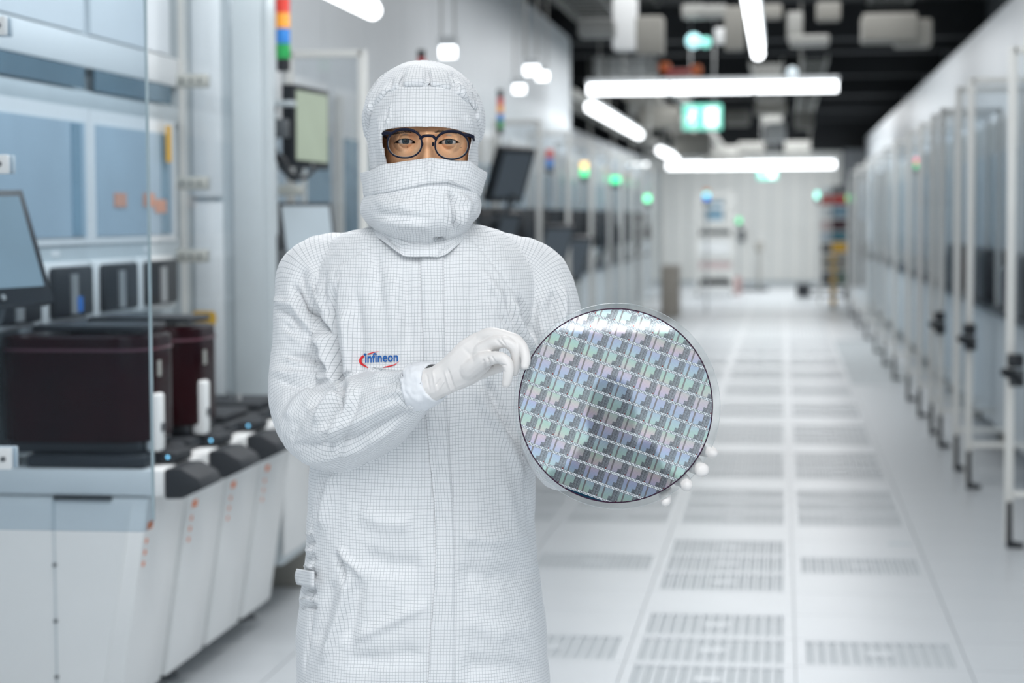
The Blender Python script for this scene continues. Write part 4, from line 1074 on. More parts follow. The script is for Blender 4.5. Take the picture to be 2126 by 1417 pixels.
# ---- printed mark on the chest
m_pb = mat('blue_print', srgb(0, 92, 170), 0.6, var=0.0); m_pr = mat('red_print', srgb(222, 24, 34), 0.6, var=0.0)
def text_mesh(s, fx):
    cu = bpy.data.curves.new('t', 'FONT'); cu.body = s; cu.size = 1.0; cu.resolution_u = 3; cu.offset = 0.02; cu.space_character = 1.02
    ob = bpy.data.objects.new('t', cu); COL.objects.link(ob); dg = bpy.context.evaluated_depsgraph_get()
    me = bpy.data.meshes.new_from_object(ob.evaluated_get(dg)); bpy.data.objects.remove(ob)
    bm = bmesh.new(); bm.from_mesh(me)
    bmesh.ops.triangulate(bm, faces=bm.faces)
    for _ in range(2):
        es = [e for e in bm.edges if e.calc_length() > 0.12]
        if es: bmesh.ops.subdivide_edges(bm, edges=es, cuts=1); bmesh.ops.triangulate(bm, faces=bm.faces)
    bm.to_mesh(me); bm.free(); co = get_co(me); out = np.zeros_like(co)
    for i, c in enumerate(co): out[i] = drape(*fx(c[0], c[1]), 0.0022)
    set_co(me, out); return me
me0 = bpy.data.curves.new('w', 'FONT'); me0.body = 'infineon'; ob = bpy.data.objects.new('w', me0); COL.objects.link(ob)
bpy.context.view_layer.update(); wd = ob.dimensions.x; bpy.data.objects.remove(ob)
tm_ = text_mesh('infineon', lambda x, y: (757+x/wd*66, 752-x/wd*2.6-y*27))
lettering = link_mesh('chest_lettering', tm_, m_pb, person)
lettering['label'] = 'blue printed lettering with a round dot'
def ribbon(pts, name, m, closed=False):
    """pts: (px,py,width px)"""
    q = catmull(pts, 8); G = []
    for i, p in enumerate(q):
        a = q[max(0, i-1)]; b = q[min(len(q)-1, i+1)]; d = (b-a)[:2]; d /= np.linalg.norm(d)+1e-9; n_ = np.array([-d[1], d[0]])
        G.append([tuple(drape(*(p[:2]+n_*p[2]*s), 0.0022)) for s in (-0.5, 0, 0.5)])
    return grid_mesh(name, G)
o = link_mesh('chest_swoosh', ribbon([(787, 729, 0.5), (776, 731, 1.6), (763, 735, 2.6)], 'chest_swoosh', m_pr), m_pr, person); o['label'] = 'red curved stroke above the lettering'
o = link_mesh('chest_swoosh', ribbon([(755, 738, 4.0), (750, 743, 5.0), (748, 749, 5.4), (751, 755, 4.6), (758, 759.5, 3.0), (764, 763, 1.5)], 'chest_swoosh', m_pr), m_pr, person); o['label'] = 'thick red curved stroke left of the lettering'
o = link_mesh('chest_swoosh', ribbon([(796, 762, 1.5), (806, 760, 2.2), (818, 757, 1.8), (829, 750, 0.4)], 'chest_swoosh', m_pr), m_pr, person); o['label'] = 'red curved stroke under the lettering'
V = [tuple(drape(757.5, 735.5, 0.0024))]+[tuple(drape(757.5+2.6*math.cos(a), 735.5+2.6*math.sin(a), 0.0024)) for a in np.linspace(0, 2*PI, 17)[:-1]]
me = bpy.data.meshes.new('letter_dot'); me.from_pydata(V, [], [(0, i, i % 16+1) for i in range(1, 17)]); link_mesh('letter_dot', me, m_pb, person)

# side tab at the left hip
G = []
for y in np.linspace(1180, 1212, 9):
    G.append([tuple(P(618+6*k/4+ (4*math.sin((y-1180)/32*PI)*-1 if k == 0 else 0)+k*5, y+k*1.2, 3.36-0.016*k)) for k in range(6)])
link_mesh('hip_tab', solidify(grid_mesh('hip_tab', G), 0.004), m_cloth, person, True)

# ---- head
skin = bpy.data.materials.new('skin'); skin.use_nodes = True; nt = skin.node_tree; b = nt.nodes['Principled BSDF']
tc = node(nt, 'ShaderNodeTexCoord'); n1 = node(nt, 'ShaderNodeTexNoise', {'Vector': tc.outputs['Object'], 'Scale': 45.0, 'Detail': 3.0}); n2 = node(nt, 'ShaderNodeTexNoise', {'Vector': tc.outputs['Object'], 'Scale': 420.0, 'Detail': 2.0})
c_ = mixc(nt, (S(nt, n1.outputs['Fac'])*2.4-0.7).mn(1.0).mx(0.0), (0.86, 0.45, 0.235), (0.93, 0.56, 0.33))
c_ = mixc(nt, ((S(nt, n2.outputs['Fac'])-0.62)*8).mn(1.0).mx(0.0)*0.35, c_, (0.35, 0.12, 0.06))
nt.links.new(c_, b.inputs['Base Color']); b.inputs['Roughness'].default_value = 0.45
b.inputs['Subsurface Weight'].default_value = 0.12; b.inputs['Subsurface Radius'].default_value = (0.8, 0.3, 0.15); b.inputs['Subsurface Scale'].default_value = 0.01
bn = node(nt, 'ShaderNodeBump', {'Strength': 0.25, 'Distance': 0.0006, 'Height': S(nt, n2.outputs['Fac'])}); nt.links.new(bn.outputs[0], b.inputs['Normal'])

H_rows = [(150, 862, 908, 3.385, 3.44), (165, 835, 935, 3.345, 3.475), (190, 812, 962, 3.318, 3.50), (225, 798, 977, 3.302, 3.51), (255, 795, 980, 3.297, 3.515), (285, 794, 981, 3.297, 3.515), (320, 796, 979, 3.297, 3.51), (350, 800, 975, 3.297, 3.50),
          (390, 808, 966, 3.298, 3.48), (425, 826, 948, 3.303, 3.46), (448, 850, 925, 3.325, 3.45), (470, 836, 938, 3.37, 3.46), (530, 830, 944, 3.37, 3.47), (560, 826, 948, 3.36, 3.48)]
ys = []
y = 150.0
while y < 560: ys.append(y); y += 0.9 if 258 < y < 345 else 4.0
ra = np.array(H_rows, float)
cm = np.array(catmull(H_rows, 10)); yy_ = cm[:, 0]
angs = np.concatenate([np.linspace(-PI, -1.45, 26)[:-1], np.linspace(-1.45, 1.45, 330), np.linspace(1.45, PI, 26)[1:]])
EYES = [(842.0, 291.5, 818.5, 296.5, 864.5, 296.8), (932.0, 293.5, 908.5, 298.0, 953.5, 296.5)]
EYE_T = 3.3135; ER = 0.0120; LR_ = 0.01285
VG = []
for y in ys:
    r = [np.interp(y, yy_, cm[:, k]) for k in range(1, 5)]
    xl, xr, tf, tb = r; cx = (xl+xr)/2; hw = (xr-xl)/2; tc_ = (tf+tb)/2; dt = (tb-tf)/2; row = []
    for a in angs:
        s, c = math.sin(a), math.cos(a); e = 0.86
        x = cx+hw*math.copysign(abs(s)**e, s); t = tc_-dt*math.copysign(abs(c)**e, c)
        if c > 0:
            g = lambda x0, y0, wx, wy: math.exp(-((x-x0)/wx)**2-((y-y0)/wy)**2)
            t -= 0.0050*g(862, 276, 26, 6)+0.0050*g(912, 277, 26, 6)
            for (ex, ey, *_r) in EYES: t += 0.0085*g(ex, ey, 27, 14)
            ny = min(1, max(0, (y-270)/70)); nw = 8+9*ny
            t -= (0.005+0.024*ny)*math.exp(-(abs(x-886.5)/nw)**2.2)*min(1, max(0, (y-262)/14))*(1 if y < 350 else max(0, 1-(y-350)/12))
            t -= 0.004*g(835, 338, 26, 16)+0.004*g(940, 338, 26, 16)
            for (ex, ey, *_r) in EYES:
                # lids wrapped on the eyeball
                sc = EYE_T/FPX; d = math.hypot((x-ex)*sc, (y-ey-0.8)*sc)
                if d < LR_*1.75:
                    ts = EYE_T-math.sqrt(max(1e-8, LR_**2-min(d, LR_*0.93)**2))
                    w = 1-min(1, max(0, (d/LR_-0.97)/0.72)); w = w*w*(3-2*w)
                    t = t*(1-w)+ts*w
                    # crease above and bag below
                    arc = y-(ey-12.3+((x-ex)/26.0)**2*4.6)
                    t += 0.0016*math.exp(-(arc/1.25)**2)*(1 if abs(x-ex) < 25 else 0)
                    arc = y-(ey+12.5-((x-ex)/26.0)**2*5)
                    t += 0.0006*math.exp(-(arc/1.6)**2)*(1 if abs(x-ex) < 24 else 0)
        row.append(tuple(P(x, y, t)))
    VG.append(row)
me = grid_mesh('head', VG)
def almond(ex, ey, xi, yi, xo, yo):
    pts = []
    L, R = (xi, yi), (xo, yo)
    for k in range(13):
        f = k/12; x = L[0]+(R[0]-L[0])*f; y = L[1]+(R[1]-L[1])*f; pts.append((x, y-8.8*math.sin(PI*f)**0.8))
    for k in range(1, 12):
        f = 1-k/12; x = L[0]+(R[0]-L[0])*f; y = L[1]+(R[1]-L[1])*f; pts.append((x, y+1.8*math.sin(PI*f)**0.9))
    return pts
for E_ in EYES: cut_hole(me, almond(*E_))
head = link_mesh('head', me, skin, person, True)
m_sclera = mat('eye_white', (0.62, 0.56, 0.52), 0.15, var=0.03); m_iris = mat('grey_blue_iris', (0.022, 0.042, 0.055), 0.25, var=0.3, scale=900); m_pup = mat('pupil', (0.004, 0.004, 0.005), 0.1); m_lash = mat('brown_hair', (0.055, 0.028, 0.015), 0.7)
for (ex, ey, *_r) in EYES:
    c = P(ex, ey+0.8, EYE_T); e = obj('eyeball', MB().sph(c, ER, 24), m_sclera, person, True)
    for (rad, R_, nm, mm) in ((0.0064, ER+0.00015, 'iris', m_iris), (0.0028, ER+0.0003, 'pupil', m_pup)):
        d = (CAM-c).normalized(); u = d.cross(Up).normalized(); v = u.cross(d); V = [tuple(c+d*R_)]; n_ = 24; F = []
        for j in range(1, 4):
            rr = rad*j/3
            for k in range(n_): V.append(tuple(c+d*math.sqrt(R_**2-rr*rr)+u*(rr*math.cos(2*PI*k/n_))+v*(rr*math.sin(2*PI*k/n_))))
        for k in range(n_):
            F.append((0, 1+k, 1+(k+1) % n_))
            for j in range(2): F.append((1+j*n_+k, 1+(j+1)*n_+k, 1+(j+1)*n_+(k+1) % n_, 1+j*n_+(k+1) % n_))
        mi = bpy.data.meshes.new(nm); mi.from_pydata(V, [], F); link_mesh(nm, mi, mm, e, True)
bm = bmesh.new(); bm.from_mesh(me); HB = BVHTree.FromBMesh(bm); bm.free()
def on_head(px, py, off=0.0):
    d = ray(px, py).normalized(); loc, *_r = HB.ray_cast(CAM-_off, d)
    return (loc+_off-d*off) if loc is not None else P(px, py, 3.30)
# lash lines and lashes
lm = MB()
for (ex, ey, xi, yi, xo, yo) in EYES:
    al = almond(ex, ey, xi, yi, xo, yo)[:13]
    pts = []
    for k, (x, y) in enumerate(al):
        p = P(x, y-0.3, EYE_T-math.sqrt(max(1e-7, (LR_+0.0004)**2-min(0.012, math.hypot((x-ex), (y-ey))*EYE_T/FPX)**2))); pts.append(tuple(p))
    V, F = sweep([(p[0], p[1], p[2], 0.00055) for p in pts], 6, 3)
    mm_ = bpy.data.meshes.new('t'); mm_.from_pydata([tuple(v) for v in V], [], F); lm.b.from_mesh(mm_)
    for (x, y), p in zip(al[1:-1], pts[1:-1]):
        p = Vector(p); lm.cyl(p, p-Fh*0.006+Up*0.001+Rh*((x-ex)*0.00006), 0.0003, 0.00008, 4)
obj('eyelashes', lm, m_lash, person)
for k_, (x0, x1, yb, sgn) in enumerate(((816, 872, 275.5, 1), (902, 958, 275.0, -1))):
    em = MB(); random.seed(4+k_)
    for i in range(150):
        f = random.random(); x = x0+(x1-x0)*f; inner = f if sgn > 0 else 1-f
        y = yb-3.5*math.sin(PI*(inner*0.8+0.1))+random.uniform(-2.4, 2.4)*(0.5+0.5*inner)+(1-inner)*5
        a = on_head(x, y, 0.0001); b2 = on_head(x+sgn*-5-random.uniform(0, 2)*sgn, y-1.2+random.uniform(-1, 1.2), 0.0009)
        em.cyl(a, b2, 0.00022, 0.00006, 4)
    tag(obj('eyebrow', em, m_lash, person), kind='stuff')
mole = MB()
for (x, y) in ((820, 298), (846, 305), (957, 306)): mole.sph(on_head(x, y), 0.0008, 5, (1, 1, 1))
tag(obj('moles', mole, m_lash, person), kind='stuff')

# ---- glasses
gl = MB()
def ring_tube(cx, cy, a, b_, t, n=72, th=(0.0014, 0.0025)):
    pts = []
    V = []; F = []; k_ = 8
    for i in range(n):
        an = 2*PI*i/n; e = 2/2.2
        c, s = math.cos(an), math.sin(an)
        x = cx+a*math.copysign(abs(c)**e, c); y = cy-b_*math.copysign(abs(s)**e, s)
        dt_ = 0.010*(((x-887)/90.0)**2)
        p = P(x, y, t+dt_); rr = th[0]+(th[1]-th[0])*max(0, s)**1.5*1.0
        rad = (Rh*c+Up*s).normalized()
        for j in range(k_):
            aj = 2*PI*j/k_; V.append(tuple(p+rad*(math.cos(aj)*rr)+Fh*(math.sin(aj)*0.0020)))
    for i in range(n):
        i2 = (i+1) % n
        for j in range(k_): F.append((i*k_+j, i*k_+(j+1) % k_, i2*k_+(j+1) % k_, i2*k_+j))
    return V, F
GT = 3.268
rims = [(840.2, 297.8, 35.5, 29.5), (937.8, 301.2, 34.5, 29.0)]
for (cx, cy, a, b_) in rims:
    V, F = ring_tube(cx, cy, a, b_, GT); mm_ = bpy.data.meshes.new('t'); mm_.from_pydata(V, [], F); gl.b.from_mesh(mm_)
br = [P(873, 287, GT+0.0005), P(880, 282.5, GT-0.001), P(890, 281.5, GT-0.0015), P(899, 283, GT-0.001), P(905, 289, GT+0.0005)]
V, F = sweep([(p.x, p.y, p.z, 0.0024) for p in br], 10, 5, flat=Fh, ratio=0.8); mm_ = bpy.data.meshes.new('t'); mm_.from_pydata([tuple(v) for v in V], [], F); gl.b.from_mesh(mm_)
for pts in ([(812, 277), (803, 276), (795.5, 277.5)], [(965, 280), (974, 281), (982, 284)]):
    q = [P(x, y, GT+0.010*((x-887)/90)**2+(0.003 if i == 2 else 0)) for i, (x, y) in enumerate(pts)]
    V, F = sweep([(p.x, p.y, p.z, 0.0030) for p in q], 10, 5, flat=Fh, ratio=0.7); mm_ = bpy.data.meshes.new('t'); mm_.from_pydata([tuple(v) for v in V], [], F); gl.b.from_mesh(mm_)
    e = q[-1]; gl.cyl(e, e+Fh*0.12-Up*0.004, 0.0022)
glasses = obj('glasses', gl, m_frame, person, True); glasses['label'] = 'round dark blue glasses'
for (x, s) in ((878, 1), (898, -1)):
    p = P(x-s*1, 299, GT+0.010); obj('nose_pad', MB().sph(p, 0.0035, 8, (0.5, 0.6, 1.1)), m_frame, glasses, True)
for (cx, cy, a, b_) in rims:
    V = []; F = []; n_ = 48
    V.append(tuple(P(cx, cy, GT+0.010*((cx-887)/90)**2-0.001)))
    for i in range(n_):
        an = 2*PI*i/n_; e = 2/2.2; c, s = math.cos(an), math.sin(an)
        x = cx+a*math.copysign(abs(c)**e, c); y = cy-b_*math.copysign(abs(s)**e, s); V.append(tuple(P(x, y, GT+0.010*((x-887)/90)**2)))
    F = [(0, i, i % n_+1) for i in range(1, n_+1)]
    mm_ = bpy.data.meshes.new('lens'); mm_.from_pydata(V, [], F); link_mesh('lens', mm_, m_lens, glasses, True)
    V, F = ring_tube(cx, cy, a-1.6, b_-1.6, GT+0.0012, th=(0.0005, 0.0005)); mm_ = bpy.data.meshes.new('inner_rim'); mm_.from_pydata(V, [], F); link_mesh('inner_rim', mm_, m_bracket, glasses, True)

# ---- hood
HD = [(150, 842, 925, 3.375, 3.45), (165, 812, 952, 3.340, 3.49), (187, 790, 976, 3.312, 3.51), (205, 780, 984, 3.300, 3.52), (225, 774, 989, 3.290, 3.525), (248, 769, 991, 3.283, 3.525), (264, 768, 992, 3.280, 3.525), (290, 767, 991, 3.279, 3.52), (320, 769, 990, 3.280, 3.51),
      (345, 770, 989, 3.283, 3.50), (400, 774, 986, 3.290, 3.49), (450, 782, 974, 3.295, 3.47), (490, 788, 968, 3.30, 3.465), (535, 780, 972, 3.30, 3.47)]
V, UV = loft_rows(HD, n=150, e=0.88, sub=9)
me = grid_mesh('hood', V, UV)
OPEN = [(795.5, 270.5), (803, 268.5), (818, 266), (843, 263.5), (866, 262.3), (888, 262), (908, 263), (927, 265), (950, 269.5), (965, 274), (979.5, 280), (978, 296), (975, 315), (972.5, 336), (970, 375), (806, 375), (804, 342), (800.5, 320), (797.5, 300)]
cut_hole(me, OPEN)
fold(me, [([(786, 240), (792, 280), (798, 330)], 5, 0.003), ([(776, 300), (780, 350)], 6, -0.003), ([(982, 250), (985, 300), (980, 340)], 5, -0.003), ([(965, 236), (978, 262), (986, 280)], 5, 0.003),
          ([(812, 214), (808, 245), (802, 262)], 3, 0.003), ([(806, 216), (802, 245), (794, 268)], 2.0, -0.002)], [(0.003, 22, (1, 1, 1), 'n'), (0.0012, 55, (1, 1, 1), 'n')], sheet=True)
link_mesh('hood', solidify(me, 0.0016), m_cloth_h, person, 40)
# puffed crown with pleats above a curved seam
m_ = 80; n_ = 300; V = []; UVg = []
PLEATS = [(-2.4, .05, .08), (-1.9, .05, .08), (-1.35, .06, .07), (-0.95, .05, .06), (-0.42, .09, .05), (0.08, .10, .045), (0.60, .10, .05), (0.86, .05, .05), (1.12, .08, .05), (1.45, .07, .06), (1.9, .05, .08), (2.4, .05, .08)]
ex0, ey0, et0 = 879.5, 247.0, 3.418; A_, B_, D_e = 121.5, 118.5, 0.131
def seam_y(t): return 186+max(0, (t-3.306))*1080 if t < 3.40 else 186+0.094*1080+(t-3.40)*500
for i in range(m_+1):
    row = []; uvr = []
    for j in range(n_+1):
        az = -PI+2*PI*j/n_
        # find the elevation at which the ellipsoid meets the seam surface
        if i == 0: pass
        sx, ct = math.sin(az), math.cos(az)
        lo, hi = -0.75, 1.3
        for _ in range(22):
            md = (lo+hi)/2; t = et0-D_e*ct*math.cos(md); y = ey0-B_*math.sin(md)
            if y > seam_y(t): lo = md
            else: hi = md
        el0 = hi; el = el0+(PI/2-el0)*(i/m_)**0.9
        f = i/m_
        pl = sum(dp*math.exp(-f*4.5)*math.exp(-((az-ak-0.05*math.sin(f*9))/wk)**2) for (ak, dp, wk) in PLEATS)*(1-math.exp(-f*60))
        puff = 1+0.05*math.exp(-f*3.0)-0.115*math.exp(-f*60)-pl
        x = A_*sx*math.cos(el)*puff; t = et0-D_e*ct*math.cos(el)*puff; y = ey0-B_*math.sin(el)*(1+(puff-1)*0.6)
        p = P(ex0, ey0, et0)+Rh*(x*et0/FPX)+Fh*(t-et0)+Up*((ey0-y)*et0/FPX); row.append(tuple(p)); uvr.append((az*0.082*math.cos(el*0.6), el*0.1))
    V.append(row); UVg.append(uvr)
me = grid_mesh('hood_crown', V, UVg)
fold(me, [([(838, 150), (832, 170), (838, 192)], 3.5, -0.007), ([(889, 145), (892, 165), (891, 186)], 3.5, -0.008), ([(938, 150), (948, 172), (943, 192)], 4, -0.007), ([(945, 168), (960, 190), (972, 215)], 6, 0.005), ([(985, 200), (988, 225), (984, 244)], 3, -0.007),
          ([(970, 205), (980, 225), (978, 240)], 3, -0.005), ([(800, 175), (790, 210), (776, 245)], 6, 0.003), ([(768, 215), (766, 250), (772, 270)], 4, 0.004), ([(815, 160), (806, 190), (800, 212)], 4, -0.003)],
     [(0.0045, 17, (1, 1, 1), 'n'), (0.0010, 45, (1, 1, 1), 'n')], seed=3.1, sheet=True)
link_mesh('hood_crown', solidify(me, 0.0016), m_cloth_h, person, True)

# ---- face cover
def yx(pts, x):
    if x <= pts[0][0]: return pts[0][1]
    for (x0, y0), (x1, y1) in zip(pts, pts[1:]):
        if x <= x1: return y0+(y1-y0)*(x-x0)/(x1-x0)
    return pts[-1][1]
MR = [  # y(x) line, xl, xr, front t
 ([(752, 358), (778, 349), (803, 340), (840, 334.5), (880, 328), (896, 326.5), (935, 331), (973, 335.5), (1008, 358)], 752, 1008, 3.2660),
 ([(752, 366), (803, 350), (893, 338), (973, 346), (1007, 367)], 752, 1007.5, 3.2600),
 ([(754, 385), (803, 374), (890, 360), (970, 369), (1003, 385)], 753.5, 1003, 3.2530),
 ([(757, 403), (800, 398), (850, 387), (890, 380), (930, 378.5), (975, 391), (998, 405)], 756.5, 998, 3.2500),
 ([(757, 407), (800, 402), (850, 391), (890, 384), (930, 382.5), (975, 395), (998, 409)], 758.5, 996, 3.2545),
 ([(753, 420), (800, 412), (890, 396), (975, 408), (997, 418)], 753, 997, 3.2500),
 ([(749.5, 438), (890, 422), (996, 430)], 749.5, 997, 3.2440),
 ([(757, 452), (890, 446), (990, 446)], 756, 993, 3.2420),
 ([(768, 466), (890, 470), (975, 466)], 767, 978, 3.2480),
 ([(784, 478), (890, 492), (964, 482)], 780, 968, 3.2640),
 ([(800, 492), (890, 508), (955, 494)], 788, 962, 3.2860),
 ([(800, 508), (890, 520), (955, 508)], 790, 960, 3.3000)]
ns = 150; VM = []
rowsM = []
for (yl, xl, xr, tf) in MR:
    rr = []
    for j in range(ns+1):
        a = math.radians(-118+236*j/ns); s, c = math.sin(a), math.cos(a); e = 0.80
        cx = (xl+xr)/2; hw = (xr-xl)/2; x = cx+hw*math.copysign(abs(s)**e, s)
        tcn = 3.385; t = tcn-(tcn-tf)*math.copysign(abs(c)**e, c)
        rr.append((x, yx(yl, x), t))
    rowsM.append(np.array(rr).ravel())
q = catmull(rowsM, 8)
for r in q:
    r = r.reshape(-1, 3); VM.append([tuple(P(*p)) for p in r])
me = grid_mesh('face_cover', VM)
fold(me, [([(936, 398), (944, 420), (943, 450), (938, 478)], 6, -0.011), ([(955, 404), (968, 424), (962, 450), (948, 470)], 9, 0.008), ([(925, 402), (929, 425), (932, 450), (928, 480)], 7, 0.006), ([(980, 400), (988, 425), (982, 450)], 6, 0.004),
          ([(900, 498), (915, 500), (924, 494)], 5, -0.010), ([(780, 410), (800, 425), (860, 430)], 14, 0.004), ([(775, 455), (830, 462), (900, 470)], 10, 0.004), ([(770, 440), (830, 448), (890, 452)], 9, -0.003),
          ([(790, 482), (840, 488), (890, 490)], 6, -0.003), ([(893, 330), (892, 375)], 7, 0.004), ([(757, 405), (800, 400), (850, 389), (890, 382), (930, 380.5), (975, 393)], 1.8, -0.002)],
     [(0.005, 16, (1, 1, 1), 'n'), (0.0016, 45, (1, 1, 1), 'n')], seed=8.3, sheet=True)
link_mesh('face_cover', solidify(me, 0.0018), m_cloth_h, person, True)
# collar
CR = [([(775, 470), (890, 500), (975, 474)], 778, 972, 3.290), ([(778, 480), (835, 512), (890, 516), (925, 513), (972, 482)], 774, 976, 3.276), ([(778, 488), (838, 531), (890, 533), (910, 534), (928, 527), (960, 500), (974, 490)], 772, 978, 3.268)]
rowsM = []
for (yl, xl, xr, tf) in CR:
    rr = []
    for j in range(121):
        a = math.radians(-150+300*j/120); s, c = math.sin(a), math.cos(a); cx = (xl+xr)/2; hw = (xr-xl)/2; x = cx+hw*math.copysign(abs(s)**0.85, s)
        rr.append((x, yx(yl, x), 3.385-(3.385-tf)*math.copysign(abs(c)**0.85, c)))
    rowsM.append(np.array(rr).ravel())
me = grid_mesh('collar', [[tuple(P(*p)) for p in r.reshape(-1, 3)] for r in catmull(rowsM, 10)])
fold(me, [([(800, 488), (815, 505), (830, 520)], 4, -0.004), ([(815, 482), (830, 500), (848, 512)], 4, 0.004), ([(940, 500), (925, 515), (912, 528)], 4, -0.004)], [(0.003, 30, (1, 1, 1), 'n')], seed=1.7, sheet=True)
link_mesh('collar', solidify(me, 0.0022), m_cloth_h, person, True)

# ---- gloved hands
RK = [1.0]
def tubes(lst, n=14, sub=5):
    out = []
    for it in lst:
        pts = it[0]; rt = it[1] if len(it) > 1 else None
        w = []
        for q in pts:
            p = P(q[0], q[1], q[2]); w.append((p.x, p.y, p.z, q[3]*RK[0]*q[2]/FPX, q[4] if len(q) > 4 else 0.97))
        V, F = sweep(w, n, sub, flat=Fh, ratio=rt); out.append((V, F))
    return out
TH = 3.095
handA = tubes([
 ([(878, 803, 3.135, 38.5, 0.95), (905, 794, 3.12, 35, 0.8), (932, 779, 3.11, 36, 0.60), (958, 761, 3.10, 41, 0.52), (982, 741, 3.095, 43, 0.47), (1000, 724, 3.093, 38, 0.46)], None),
 ([(972, 768, 3.090, 22, 0.8), (1003, 747, 3.072, 17), (1028, 742, 3.058, 14.0), (1047, 746, 3.050, 13.0), (1056, 762, 3.048, 12.0), (1055, 780, 3.048, 11.2), (1051, 796, 3.050, 9.2)],),
 ([(985, 740, 3.092, 19, 0.8), (1018, 715, 3.076, 15), (1046, 709, 3.064, 13.5), (1065, 719, 3.060, 12.5), (1072, 740, 3.062, 11.5), (1071, 760, 3.066, 10.5), (1068, 772, 3.069, 8.8)],),
 ([(988, 715, 3.098, 20, 0.8), (1012, 695, 3.086, 15), (1046, 697, 3.074, 13.5), (1074, 708, 3.066, 12.6), (1088, 728, 3.056, 11.2), (1092, 747, 3.049, 10), (1090, 759, 3.046, 8.8)],),
 ([(985, 712, 3.115, 20, 0.8), (1015, 700, 3.110, 15), (1050, 702, 3.104, 13.5), (1078, 718, 3.096, 12.2), (1088, 742, 3.086, 10.8), (1088, 758, 3.080, 9.2)],),
 ([(935, 795, 3.115, 20), (968, 784, 3.125, 18), (1000, 772, 3.122, 14.5), (1030, 762, 3.108, 13), (1058, 756, 3.09, 11.5), (1078, 757, 3.078, 9.5)],),
])
hme = remesh(handA, 0.0011, 7)
fold(hme, [([(995, 700), (990, 730), (1000, 750)], 8, 0.0012), ([(1003, 745), (1006, 757), (1012, 766)], 2.2, -0.0022), ([(1012, 741), (1016, 752), (1024, 760)], 2.2, -0.0020), ([(1020, 738), (1026, 748), (1034, 756)], 2.0, -0.0014), ([(1040, 757), (1052, 758)], 1.6, -0.0015), ([(1038, 768), (1050, 771)], 1.4, -0.001),
           ([(1038, 696), (1042, 706), (1050, 716)], 2.0, -0.0012), ([(1028, 702), (1046, 722), (1060, 738)], 3, -0.0012), ([(905, 800), (915, 785)], 2, -0.0016), ([(912, 808), (922, 790)], 2, 0.0014), ([(930, 765), (940, 795), (948, 812)], 2.5, -0.0015), ([(924, 770), (932, 800), (938, 815)], 2.5, 0.0014),
           ([(960, 720), (975, 735), (985, 755)], 5, -0.0008), ([(885, 775), (892, 810)], 2.5, -0.001), ([(898, 768), (906, 815)], 2.5, 0.001)], [(0.0010, 60, (1, 1, 1), 'n')], seed=2.2)
o = link_mesh('gloved_hand', hme, m_glove, person, True); o['label'] = 'gloved hand with bent fingers touching the left rim of the disc'
RK[0] = 1.13
handB = tubes([
 ([(1318, 960, 3.14, 34, 0.85), (1345, 958, 3.125, 36, 0.6), (1368, 955, 3.112, 42, 0.5), (1385, 955, 3.104, 40, 0.45)], None),
 ([(1385, 930, 3.105, 17), (1418, 922, 3.095, 14.5), (1446, 926, 3.083, 13.8), (1462, 931, 3.068, 13.2), (1478, 939, 3.053, 11)],),
 ([(1388, 948, 3.105, 18), (1412, 952, 3.095, 16), (1434, 962, 3.083, 15.6), (1440, 964, 3.068, 15.8), (1456, 975, 3.052, 13.6)],),
 ([(1382, 965, 3.105, 17), (1398, 980, 3.095, 15), (1411, 992, 3.083, 14.6), (1412, 992, 3.068, 14.8), (1425, 1006, 3.052, 12.4)],),
 ([(1368, 975, 3.108, 16), (1375, 995, 3.098, 14), (1379, 1013, 3.088, 12.6), (1380, 1024, 3.068, 12.0), (1384, 1040, 3.056, 9.6)],),
 ([(1345, 935, 3.115, 18), (1338, 905, 3.098, 15), (1342, 875, 3.088, 13.5), (1352, 850, 3.084, 11.5)],),
])
hme = remesh(handB, 0.0011, 7)
fold(hme, [([(1366, 1022), (1380, 1016), (1392, 1012)], 2, -0.0016), ([(1463, 925), (1460, 945)], 2, -0.001), ([(1440, 955), (1438, 985)], 2, -0.0012), ([(1405, 990), (1412, 1012)], 2, -0.001)], [(0.0022, 70, (1, 1, 1), 'n')], seed=5.2)
o = link_mesh('gloved_hand', hme, m_glove, person, True); o['label'] = 'gloved hand behind the disc with four fingertips round its lower right rim'
# cuffs
def cuff(pts, name='cuff'):
    V, UV = loft_tube(pts, 64, 6)
    me = grid_mesh(name, V, UV); fold(me, [], [(0.004, 45, (1, 1, 1), 'n'), (0.0022, 130, (1, 1, 1), 'n')], sheet=True)
    link_mesh(name, solidify(me, 0.003), m_cuff, person, True)
cuff([(857, 806, 3.150, 44), (862, 805, 3.148, 48.5), (874, 801, 3.143, 48), (888, 797, 3.136, 45.5), (899, 793, 3.130, 41.5), (902, 792, 3.128, 37)])
cuff([(1300, 962, 3.155, 38), (1318, 961, 3.145, 44), (1335, 960, 3.132, 40), (1342, 960, 3.13, 35)])
# overshoes
for cx in (765, 1000):
    c = P(cx, 2300, 3.42); base = Vector((c.x, c.y, 0)); f = -Fh
    V, F = sweep([tuple(base+f*-0.09+Up*0.055)+(0.055,), tuple(base+f*-0.02+Up*0.075)+(0.07,), tuple(base+f*0.08+Up*0.052)+(0.052,), tuple(base+f*0.17+Up*0.042)+(0.042,)], 20, 6)
    Vc = [(v[0], v[1], max(0.003, v[2])) for v in V]
    Vs, Fs = sweep([tuple(base+Up*0.07)+(0.062,), tuple(base+Up*0.25)+(0.066,)], 20, 4)
    me = remesh([(Vc, F), (Vs, Fs)], 0.006, 3); link_mesh('overshoe', me, m_cuff, person, True)

